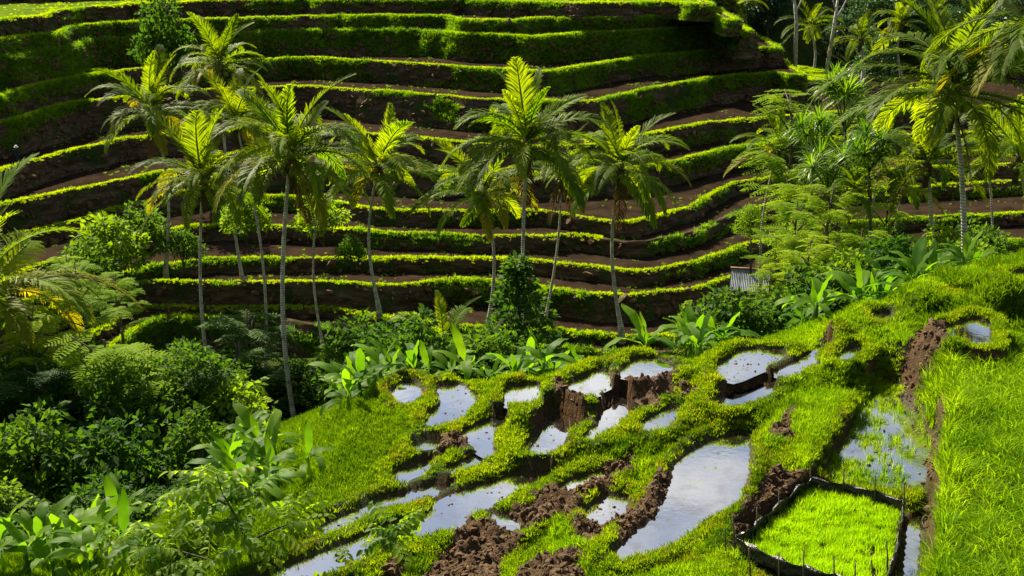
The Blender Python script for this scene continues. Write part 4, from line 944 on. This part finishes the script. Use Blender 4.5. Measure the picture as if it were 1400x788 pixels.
# ---- conical shrubs
p = at(712,480,50); plant('cone', 'conical_shrub', 'pale tipped conical shrub standing in the centre before the terraces', (p[0], p[1], p[2]-2.2), 1.7, 0, sc=(1.25, 1.25, 1))
p = at(938,478,50); plant('cone', 'conical_shrub', 'light green conical shrub on the ridge below the terraces right of centre', (p[0], p[1], p[2]-.6), .78, 1, mat='broadlight')
p = at(232,80,112); plant('shrub', 'bank_shrub', 'bushy shrub climbing the lush bank above the left palms', (p[0], p[1]-1.5, p[2]-2.0), 2.3, 2, mat='broad', sc=(1, 1, 1.5))
# ---- valley thicket, thicket right, bottom left
ORD = 'first second third fourth fifth sixth seventh eighth ninth tenth eleventh twelfth thirteenth fourteenth fifteenth sixteenth seventeenth eighteenth nineteenth twentieth twenty-first twenty-second twenty-third twenty-fourth twenty-fifth twenty-sixth twenty-seventh twenty-eighth twenty-ninth thirtieth'.split()
def relabel(objs, what, where, rows=('front', 'middle', 'back')):
    """tell alike neighbours apart by row (height in the photo) and order from the left"""
    inf = []
    for o in objs:
        u, v = to_px(o.location.x, o.location.y, o.location.z); inf.append((float(u), float(v), o))
    inf.sort(key=lambda q: -q[1]); n = len(inf); k = len(rows)
    for i in range(k):
        part = sorted(inf[n*i//k:n*(i+1)//k], key=lambda q: q[0])
        for j, (u, v, o) in enumerate(part): o['label'] = '%s, %s from left in %s row %s' % (what, ORD[j], rows[i], where)
def px_fill(n, poly, seed, mind):
    r = random.Random(seed); P = np.array(poly, float); out = []; tries = 0
    while len(out) < n and tries < 6000:
        tries += 1; u = r.uniform(P[:, 0].min(), P[:, 0].max()); v = r.uniform(P[:, 1].min(), P[:, 1].max())
        if poly_dist(P, np.array([u]), np.array([v]))[0] > 0: continue
        if any((u-a)**2+((v-b)*1.3)**2 < mind**2 for a, b in out): continue
        out.append((u, v))
    return sorted(out, key=lambda q: q[1])
VALLEY = [(185,450),(330,410),(470,420),(560,455),(640,470),(745,470),(760,500),(640,520),(540,520),(480,560),(420,640),(300,700),(160,740),(0,740),(0,470),(90,470)]
VS = []; VT = []
TOPS = [(120,440),(150,430),(185,460),(330,395),(470,405),(560,440),(640,455),(745,462),(760,480),(640,500),(545,500),(490,530),(420,600),(300,650),(160,690),(100,700),(-20,700),(-20,480),(0,470),(90,470)]
for k, (u, v) in enumerate(px_fill(150, TOPS, 5, 25)):
    best = None
    for t in range(14):
        Y = random.uniform(28 if v > 560 else 36, 66); x, _, zt = at(u, v, Y); zb = float(ground(x, Y)); H = zt-zb
        if poly_dist(SPUR, np.array([x]), np.array([Y]))[0] < (1.6 if v > 560 else 3.0): continue
        if any(Y < pY and abs(u-b_[0]) < (95 if b_[0] == 413 else 32) and v < b_[1]-12 for (_l, _c, b_, pY, *_r) in PALMS): continue
        if 140 < u < 310 and v < 468: continue
        want = 1.5 if Y < 42 else 3.2
        if best is None or abs(H-want) < abs(best[3]-want): best = (x, Y, zb, H)
    if best is None or best[3] < .5 or best[3] > 11: continue
    x, Y, zb, H = best; kind = ('shrub' if k % 3 or Y < 44 else 'bigleaf') if H < 3.4 else ('tree' if k % 4 else 'feather'); s = H/(2.1 if kind in ('shrub', 'bigleaf') else 6.1 if kind == 'tree' else 5.6)
    wide = max(1.0, .85/s) if kind in ('shrub', 'bigleaf') else max(1.0, .62/s)
    tall = kind in ('tree', 'feather'); o = plant(kind, 'thicket_tree' if tall else 'thicket_shrub', 'x', (x, Y, zb-.1), s, k, 'valley thicket', ('broad' if k % 2 else None) if kind == 'bigleaf' else 'feather' if kind == 'feather' and k % 12 == 0 else 'broadlight' if k % 10 == 1 else 'broad', cat='tree' if tall else 'shrub', sc=(wide, wide, 1))  # mostly the darker leaf, whose tone stands in for the gully's shade
    (VT if tall else VS).append(o)
for k, (u, v, Y, s, lb) in enumerate([(150,345,76,2.0,'green shrub covering the slope under the left terraces'), (192,322,80,1.7,'green shrub beside the thin left palm trunk'), (118,372,72,1.6,'low green shrub above the left margin fronds'), (440,300,80,1.5,'light leafy shrub behind the small crowned palm'), (335,300,82,1.5,'light leafy shrub behind the left palm trunks'), (250,340,80,1.2,'small green shrub on the low left terraces'), (480,345,76,.9,'small shrub at the foot of the bright palm')]):
    p = at(u, v, Y); plant('shrub', 'terrace_shrub', lb, (p[0], Y, p[2]-1.0*s), s, k, 'shrubs on the low terraces', 'broadlight' if k in (0, 3, 4) else 'broad')
relabel(VS, 'leafy shrub', 'of the valley thicket'); relabel(VT, 'leafy tree', 'of the valley thicket', ('front', 'middle', 'back'))
p = at(262,545,50); plant('tree', 'round_headed_tree', 'dark round headed tree in front of the lowest left terraces', (p[0], 50, p[2]-2.2), .85, 3, mat='broad')
RIGHT = [(1000,458),(1070,445),(1098,400),(1200,380),(1330,350),(1330,380),(1200,420),(1140,450),(1000,450)]
RS = []
for k, (u, v) in enumerate(px_fill(28, RIGHT, 9, 24)):
    Y = random.uniform(44, 66); p = at(u, v+25, Y)
    RS.append(plant('shrub', 'understory_shrub', 'leafy shrub in the shaded understory of the right thicket', p, random.uniform(1.0, 1.5), k, 'right thicket understory', 'broad' if k % 2 else 'broadlight'))
relabel(RS, 'leafy shrub', 'of the right thicket understory', ('front', 'back'))
BAN = [  # rows of paddle leaved plants on the drop behind the spur: (label, group, photo columns, rows, metres beyond the edge, count, scale range)
 ('paddle leaved plant in the bright row along the foot of the grassy spur', 'of the clump below the grassy spur', (310, 520), (520, 720), (.6, 5.0), 30, (.5, .75)),
 ('large paddle leaved plant in the bottom left clump', 'of the bottom left clump', (-10, 175), (660, 800), (.1, 6.0), 17, (.55, .8)),
 ('paddle leaved plant between the sapling and the thicket', 'of the clump above the sapling', (190, 305), (600, 730), (.6, 4.0), 9, (.5, .7)),
 ('paddle leaved plant around the young palm at the spur tip', 'of the clump round the young palm', (525, 800), (440, 540), (.8, 6.0), 15, (.5, .8)),
 ('paddle leaved plant on the ridge in front of the low terrace', 'of the clump on the central ridge', (800, 985), (440, 500), (.7, 4.5), 14, (.6, .85)),
 ('paddle leaved plant in the row behind the upper spur', 'of the clump behind the upper spur', (1080, 1330), (340, 480), (.7, 5.0), 18, (.6, .85)),
]
for lb, gp, (u0, u1), (v0, v1), (d0, d1), n, (a, b) in BAN:
    kk = np.where((qu > u0) & (qu < u1) & (qv > v0) & (qv < v1) & (qo > d0) & (qo < d1) & (qz > valley(qx, qy)-.05))[0]
    got = []; BO = []
    for q in RNG.permutation(kk):
        if len(got) >= n: break
        if abs(qu[q]-415) < 50 and qv[q] < 650: continue
        if any((qx[q]-x)**2+(qy[q]-y)**2 < .75**2 for x, y in got): continue
        got.append((qx[q], qy[q])); BO.append(banana('paddle_plant', lb, (float(qx[q]), float(qy[q]), float(qz[q])-.05), random.uniform(a, b), len(got)*13+n, gp))
    relabel(BO, lb.split(' in the ')[0].split(' around ')[0].split(' between ')[0].split(' on the ')[0], gp, ('front', 'back'))
    print(gp, len(kk), len(got))

# ================================================================== FAR JUNGLE on the hill at the upper right
def jungle_z(X, Y): return -21 + np.clip(Y-165, 0, 200)*0.55 + np.clip(X-60, 0, 100)*0.12 + (fbm(X*.05, Y*.05, 4)-.5)*5
jx = np.linspace(8, 190, 60); jy = np.linspace(150, 330, 50); JX, JY = np.meshgrid(jx, jy); JZ = jungle_z(JX, JY)
JZ[0] = -23; JZ[:, 0] -= 25
idx = np.arange(JX.size).reshape(JX.shape); F = np.stack([idx[:-1, :-1], idx[:-1, 1:], idx[1:, 1:], idx[1:, :-1]], -1).reshape(-1, 4)
tag(link('hill', mesh('hill', np.stack([JX, JY, JZ], -1).reshape(-1, 3), F, [M['turf']])), 'dark jungle covered hill beyond the terraces at the upper right', kind='structure')
r = random.Random(4)
for k in range(70):
    Y = 158+k*0.9+r.uniform(-3, 3); u = r.uniform(930, 1440); x = float(ray(u, 60)[0])*Y
    plant('tree', 'jungle_tree', 'dark tree of the distant jungle slope at the upper right', (x, Y, float(jungle_z(np.array(x), np.array(Y)))-1.5), r.uniform(1.2, 2.1), k, 'distant jungle', 'farleaf')
for k, (u, v, bv, Y, rad, lb) in enumerate([(1107,45,110,158,40,'distant palm in the jungle left of the bare trunks'), (1176,62,118,150,42,'distant palm with a thin white stem before the jungle slope'), (1003,18,60,165,40,'distant palm behind the corner of the upper terraces'), (1232,40,110,160,38,'distant palm half behind the giant palm crown')]):
    palm('distant_palm', lb, (u, v), (u+2, bv), Y, rad, 16, 40+k, .22, 'distant palms', .2, 0, coco=False)
for k, (a, b, lb) in enumerate([((1085,-10), (1089,70), 'bare white trunk forking against the jungle'), ((1146,-5), (1128,95), 'slanting bare white trunk against the jungle')]):
    B = Vector(at(b[0], b[1], 152)); H = Vector(at(a[0], a[1], 152))-B; o = thing('bare_tree', lb, 'tree', B, 0, 'bare white trunks'); mb = MB()
    tube(mb, [Vector((0, 0, -3)), H*.5+Vector((.2, 0, 0)), H], [.32, .25, .16], 8); link('trunk', mb.mesh('trunk', M['trunk']), o)
    mb = MB(); tube(mb, [H*.62, H*.8+Vector((.9, 0, .4)), H*.95+Vector((1.6, 0, 1.0))], [.15, .11, .06], 6); tube(mb, [H*.8, H*.95+Vector((-.8, 0, .6))], [.11, .06], 6); link('branch', mb.mesh('branch', M['trunk']), o)

# ================================================================== SEEDLING NURSERY
def plastic_mat():
    m, n, o = newmat('black_plastic_sheet'); t = pos_noise(n, 7, 5); b = N(n, 'ShaderNodeBump', Strength=0.8, Distance=0.08)
    n.links.new(t.outputs[0], b.inputs['Height']); p = N(n, 'ShaderNodeBsdfPrincipled', Roughness=0.32)
    p.inputs['Base Color'].default_value = (0.012, 0.012, 0.014, 1); n.links.new(b.outputs[0], p.inputs['Normal']); n.links.new(p.outputs[0], o.inputs[0]); return m
M['plastic'] = plastic_mat()
M['stake'] = plain('bamboo_stake', (0.05, 0.04, 0.025), (0.13, 0.10, 0.06), 8, 0.7, obj=True)
def nz(u, v, dz=0.0):
    p = on_z(np.array([float(u)]), np.array([float(v)]), NURS_Z+dz)[0]; return Vector((float(p[0]), float(p[1]), NURS_Z+dz))
NP = [(1004,752),(1022,744),(1040,728),(1066,706),(1090,684),(1109,672),(1153,680),(1197,690),(1234,704),(1229,740),(1222,775),(1212,805),(1200,835),(1140,806),(1100,796),(1065,785),(1030,768)]
ring = [nz(u, v) for u, v in NP]
fence = thing('nursery_fence', 'low black plastic sheet fence on stakes round the bright seedling bed', 'fence', ring[0])
O = ring[0]; V = []; F = []; n = len(ring); SEG = 6; rr_ = random.Random(3); cnt = 0
for i in range(n):
    a, b = ring[i], ring[(i+1) % n]
    for k in range(SEG):
        t = k/SEG; p = a.lerp(b, t)-O; nrm = (b-a).cross(Vector((0, 0, 1))).normalized()
        sag = 0.05*math.sin(math.pi*t); h = 0.36-sag+rr_.uniform(-.015, .015)
        for q, f in enumerate((-.15, .25, .55, .8, 1.0)):
            off = nrm*(0.035*math.sin(q*2.1+cnt*.9)+rr_.uniform(-.015, .015)); V.append(p+off+Vector((0, 0, h*f)))
        V.append(p+nrm*.02+Vector((0, 0, h-.03))); cnt += 1
for i in range(cnt):
    j = (i+1) % cnt
    for q in range(5): F.append((i*6+q, j*6+q, j*6+q+1, i*6+q+1))
sh = link('plastic_sheet', mesh('plastic_sheet', [tuple(v) for v in V], F, [M['plastic']]), fence)
sd_ = sh.modifiers.new('thickness', 'SOLIDIFY'); sd_.thickness = 0.008
STK = [((1108,640),(1109,672)),((1154,640),(1153,680)),((1197,650),(1197,690)),((1236,660),(1235,706)),((1065,674),(1066,708)),((1035,694),(1036,733)),((1002,704),(1005,753)),((991,722),(994,760)),((1050,706),(1051,722)),
       ((1024,750),(1027,790)),((1065,755),(1066,800)),((1099,752),(1100,805)),((1140,760),(1140,815)),((1169,770),(1170,822)),((1191,766),(1198,832)),((1212,740),(1215,790)),((1227,712),(1230,750))]
for k, ((tu, tv), (bu, bv)) in enumerate(STK):
    b = nz(bu, bv); t_ = Vector(at(tu, tv, b.y)); mb = MB(); d = t_-b
    tube(mb, [Vector((0, 0, -.2)), d*.5+Vector((rr_.uniform(-.012, .012), 0, 0)), d], [.018, .016, .013], 6)
    link('stake', mb.mesh('stake', M['stake']), fence, b-O)
NPOL = np.array([(p.x, p.y) for p in ring])
bedm = chaikin(NPOL, 1); V = [(x, y, NURS_Z+.015) for x, y in bedm]
tag(link('seedbed', mesh('seedbed', V, [tuple(range(len(V)))], [M['mud']], False)), 'wet mud of the fenced seedbed', kind='structure')
c_ = RNG.uniform(NPOL.min(0), NPOL.max(0), (5200, 2)); d_ = poly_dist(NPOL, c_[:, 0], c_[:, 1]); c_ = c_[(d_ < -0.07) & (fbm(c_[:, 0]*2.5, c_[:, 1]*2.5, 19) + RNG.uniform(-.15, .15, len(c_)) > 0.36)]
rice = scatter('rice_seedlings', 'rice', np.column_stack([c_, np.full(len(c_), NURS_Z+.02)]), RNG.uniform(.7, 1.2, len(c_))*(0.7+0.7*vnoise(c_[:, 0]*3, c_[:, 1]*6, 2)), None, 0.12)
tag(rice, 'bright yellow green rice seedlings filling the fenced nursery bed', kind='stuff')

# ================================================================== TIN ROOFED HUT
M['tin'] = plain('weathered_tin', (0.12, 0.15, 0.19), (0.24, 0.29, 0.35), 1.5, 0.45, 0.2, obj=True, spec=0.5)
M['rust'] = plain('rusty_tin', (0.16, 0.07, 0.04), (0.28, 0.15, 0.09), 4, 0.7, obj=True)
M['hutwall'] = plain('blue_grey_boards', (0.05, 0.075, 0.085), (0.10, 0.13, 0.14), 4, 0.8, obj=True)
hp = at(1024, 412, 74); hut = thing('field_hut', 'small field hut with a blue grey tin roof among the feathery trees', 'hut', hp, R(-14)); hut.scale = (1.12,)*3
def corrugated(x0, x1, ridge, eave):
    V = []; F = []; nn = 12
    for i in range(nn+1):
        x = x0+(x1-x0)*i/nn; dz = .025*math.cos(i*math.pi)
        for (y, z) in (ridge, ((ridge[0]+eave[0])/2, (ridge[1]+eave[1])/2-.03), eave): V += [(x, y, z+dz), (x, y, z+dz-.015)]
    for i in range(nn):
        a = i*6; b = a+6
        for k in (0, 2): F += [(a+k, b+k, b+k+2, a+k+2), (a+k+1, a+k+3, b+k+3, b+k+1)]
        F += [(a, a+1, b+1, b), (a+4, b+4, b+5, a+5)]
    F += [(0, 2, 3, 1), (2, 4, 5, 3)]; e = nn*6; F += [(e, e+1, e+3, e+2), (e+2, e+3, e+5, e+4)]
    return mesh('roof_sheet', V, F, [M['tin']], False)
roof = link('roof', None, hut)
for k in range(4):
    x = -1.25+k*.62; link('roof_sheet', corrugated(x, x+.64, (.25, 2.05+.003*k), (-1.0, .98+.003*k)), roof)
    link('roof_sheet', corrugated(x, x+.64, (.25, 2.02+.003*k), (1.3, 1.1+.003*k)), roof)
mb = MB(); tube(mb, [(-1.3, .25, 2.06), (0, .25, 2.07), (1.3, .25, 2.06)], .07, 6); link('ridge_cap', mb.mesh('ridge_cap', M['rust']), roof)
for x, y in ((-1.1, -.85), (1.1, -.85), (-1.1, 1.15), (1.1, 1.15)):
    mb = MB(); tube(mb, [(0, 0, -.8), (.01, 0, .5), (0, 0, 1.15)], .05, 6); link('post', mb.mesh('post', M['bark']), hut, (x, y, 0))
for k in range(6):
    x = -.55+k*.19; V = [(x, -.6, -.3), (x+.18, -.6, -.3), (x+.18, -.6, 1.2), (x, -.6, 1.2), (x, -.57, -.3), (x+.18, -.57, -.3), (x+.18, -.57, 1.2), (x, -.57, 1.2)]
    F = [(0, 1, 2, 3), (7, 6, 5, 4), (0, 4, 5, 1), (1, 5, 6, 2), (2, 6, 7, 3), (3, 7, 4, 0)]
    link('wall_board', mesh('wall_board', V, F, [M['hutwall']], False), hut, (0, .01*(k % 2), 0))

# ================================================================== PERSON on the left terrace
M['cloth'] = plain('dark_clothes', (0.012, 0.014, 0.02), (0.03, 0.033, 0.045), 6, 0.9, obj=True)
M['skin'] = plain('skin', (0.22, 0.12, 0.08), (0.26, 0.15, 0.10), 5, 0.6, obj=True)
M['white'] = plain('white_cloth', (0.65, 0.65, 0.62), (0.8, 0.8, 0.78), 5, 0.8, obj=True)
ie = int(np.searchsorted(cu, 28)); pe = LIP['E'][ie]-NRM['E'][ie]*0.35; ps = 1.0
per = thing('person', 'person in dark clothes and a white hat standing on the left terrace edge', 'person', (float(pe[0]), float(pe[1]), ZL['E']+.12), R(25))
J = {'pel': (0, 0, .88, .13), 'wst': (0, 0, 1.05, .125), 'chs': (0, .01, 1.25, .15), 'nck': (0, 0, 1.42, .06), 'hed': (0, -.02, 1.53, .085), 'top': (0, -.01, 1.63, .08),
     'lh': (-.09, 0, .82, .085), 'lk': (-.10, -.02, .47, .06), 'la': (-.10, .02, .09, .045), 'lt': (-.11, -.13, .03, .04), 'rh': (.09, 0, .82, .085), 'rk': (.11, -.05, .47, .06), 'ra': (.11, .02, .09, .045), 'rt': (.12, -.13, .03, .04),
     'ls': (-.18, 0, 1.35, .06), 'le': (-.24, .02, 1.08, .045), 'lw': (-.22, -.10, .86, .035), 'lf': (-.21, -.13, .77, .03), 'rs': (.18, 0, 1.35, .06), 're': (.25, .02, 1.09, .045), 'rw': (.20, -.14, .92, .035), 'rf': (.16, -.20, .85, .03)}
E_ = [('pel','wst'),('wst','chs'),('chs','nck'),('nck','hed'),('hed','top'),('pel','lh'),('lh','lk'),('lk','la'),('la','lt'),('pel','rh'),('rh','rk'),('rk','ra'),('ra','rt'),('chs','ls'),('ls','le'),('le','lw'),('lw','lf'),('chs','rs'),('rs','re'),('re','rw'),('rw','rf')]
ks = list(J); bm_ = bpy.data.meshes.new('body'); bm_.from_pydata([J[k][:3] for k in ks], [(ks.index(a), ks.index(b)) for a, b in E_], []); bm_.materials.append(M['cloth'])
body = link('body', bm_, per); sk = body.modifiers.new('skin', 'SKIN'); bm_.skin_vertices.new() if not bm_.skin_vertices else None
for i, k in enumerate(ks): bm_.skin_vertices[0].data[i].radius = (J[k][3],)*2
bm_.skin_vertices[0].data[0].use_root = True
body.modifiers.new('smooth', 'SUBSURF').levels = 1; body.modifiers['smooth'].render_levels = 1
mb = MB(); tube(mb, [(0, -.02, 1.47), (0, -.03, 1.53), (0, -.02, 1.60)], [.07, .098, .08], 10); tube(mb, [(0, -.11, 1.55), (0, -.145, 1.53)], [.02, .012], 5); link('face', mb.mesh('face', M['skin']), per)
mb = MB(); tube(mb, [(0, -.01, 1.585), (0, -.01, 1.60), (0, -.01, 1.63), (0, -.01, 1.74), (0, -.01, 1.77)], [.20, .19, .12, .105, .05], 14); link('hat', mb.mesh('hat', M['white']), per)

# ================================================================== FOREGROUND SAPLING with pinnate leaves
M['sapleaf'] = leaf_mat('sapling_leaflet', (0.05, 0.12, 0.008), (0.15, 0.23, 0.012), (3.0, 2.8, 0.35), 0.5, 0.5, 1.6, 0.12)
def pinnate(seed, npair=8, L=.95):
    r = np.random.default_rng(seed); V = []; F = []; c = np.zeros(3); d = np.array([1, 0, .35]); d /= np.linalg.norm(d); P = [c]
    for j in range(npair*2+2):
        d = d+np.array([0, 0, -.05]); d /= np.linalg.norm(d); c = c+d*L/(npair*2); P.append(c)
    mb = MB(); tube(mb, P, np.linspace(.012, .004, len(P)), 4)
    for j in range(npair*2+1):
        s = 1 if j % 2 else -1; b = P[j+2]; last = j == npair*2
        ax = np.array([.35, s*.95, -.15-.35*r.random()]) if not last else np.array([1, 0, -.3]); ax /= np.linalg.norm(ax)
        up_ = np.array([.1, 0, 1]); sd = np.cross(ax, up_); sd /= np.linalg.norm(sd); nn = np.cross(sd, ax); l = .30*r.uniform(.8, 1.15)*(1-.3*abs(j/(npair*2)-.45)); w = l*.33
        prof = [(0, .1), (.25, .85), (.5, 1), (.78, .72), (1, .05)]; V = []; F = []
        for t, k in prof:
            q = b+ax*l*t-np.array([0, 0, .35*l*t*t]); V += [q-sd*w*k+nn*w*k*.35, q, q+sd*w*k+nn*w*k*.35]
        for i in range(4):
            for k in range(2): F.append((i*3+k, i*3+k+1, i*3+4+k, i*3+3+k))
        mb.add(V, F)
    return mb.mesh('pinnate_leaf', M['sapleaf'])
PIN = [pinnate(k, 4+k % 2, .85+.1*k) for k in range(4)]
SY = 20.5
gb = np.array([at(385, 860, SY)]); gz = float(ground(gb[0][0], SY)); SB = Vector((gb[0][0], SY, gz))
sap = thing('leafy_sapling', 'foreground sapling with shiny pinnate leaves at the bottom left', 'tree', SB)
ST = [  # stem polylines in pixels
 [(372,870),(350,790),(330,720),(303,672),(296,648)], [(366,850),(420,775),(470,755),(520,738),(552,730)], [(352,800),(300,770),(240,752),(185,745),(150,742)],
 [(345,760),(290,740),(262,715),(250,704)], [(372,860),(300,800),(230,782)], [(400,800),(440,800),(500,782)], [(340,740),(385,720),(412,712)], [(330,715),(350,690),(352,672)], [(300,770),(270,775),(200,768)], [(420,780),(455,770),(470,740)], [(310,690),(275,672),(262,668)]]
tops = 0; rs = random.Random(8)
for q, st in enumerate(ST):
    W_ = [Vector(at(u, v, SY+rs.uniform(-.25, .25)+(0.5 if q % 2 else -.3))) for u, v in st]
    if q == 0: W_[0] = SB.copy()
    mb = MB(); tube(mb, [w-SB for w in W_], np.linspace(.05 if q == 0 else .028, .008, len(W_)), 6); link('stem', mb.mesh('stem', M['bark']), sap)
    Ln = sum((W_[i+1]-W_[i]).length for i in range(len(W_)-1)); nl = int(Ln*7.5)
    for k in range(nl):
        t = (.18+.82*(k+rs.random()*.6)/nl)*(len(W_)-1); i = min(int(t), len(W_)-2); p = W_[i].lerp(W_[i+1], min(1, t-i))
        dr = (W_[i+1]-W_[i]).normalized(); az = math.atan2(dr.y, dr.x)+(1 if k % 2 else -1)*rs.uniform(.4, 1.5)+(math.pi if rs.random() < .15 else 0)
        link('pinnate_leaf', PIN[rs.randrange(4)], sap, p-SB, (rs.gauss(0, .3), rs.uniform(-.35, .25), az), rs.uniform(.6, .9))
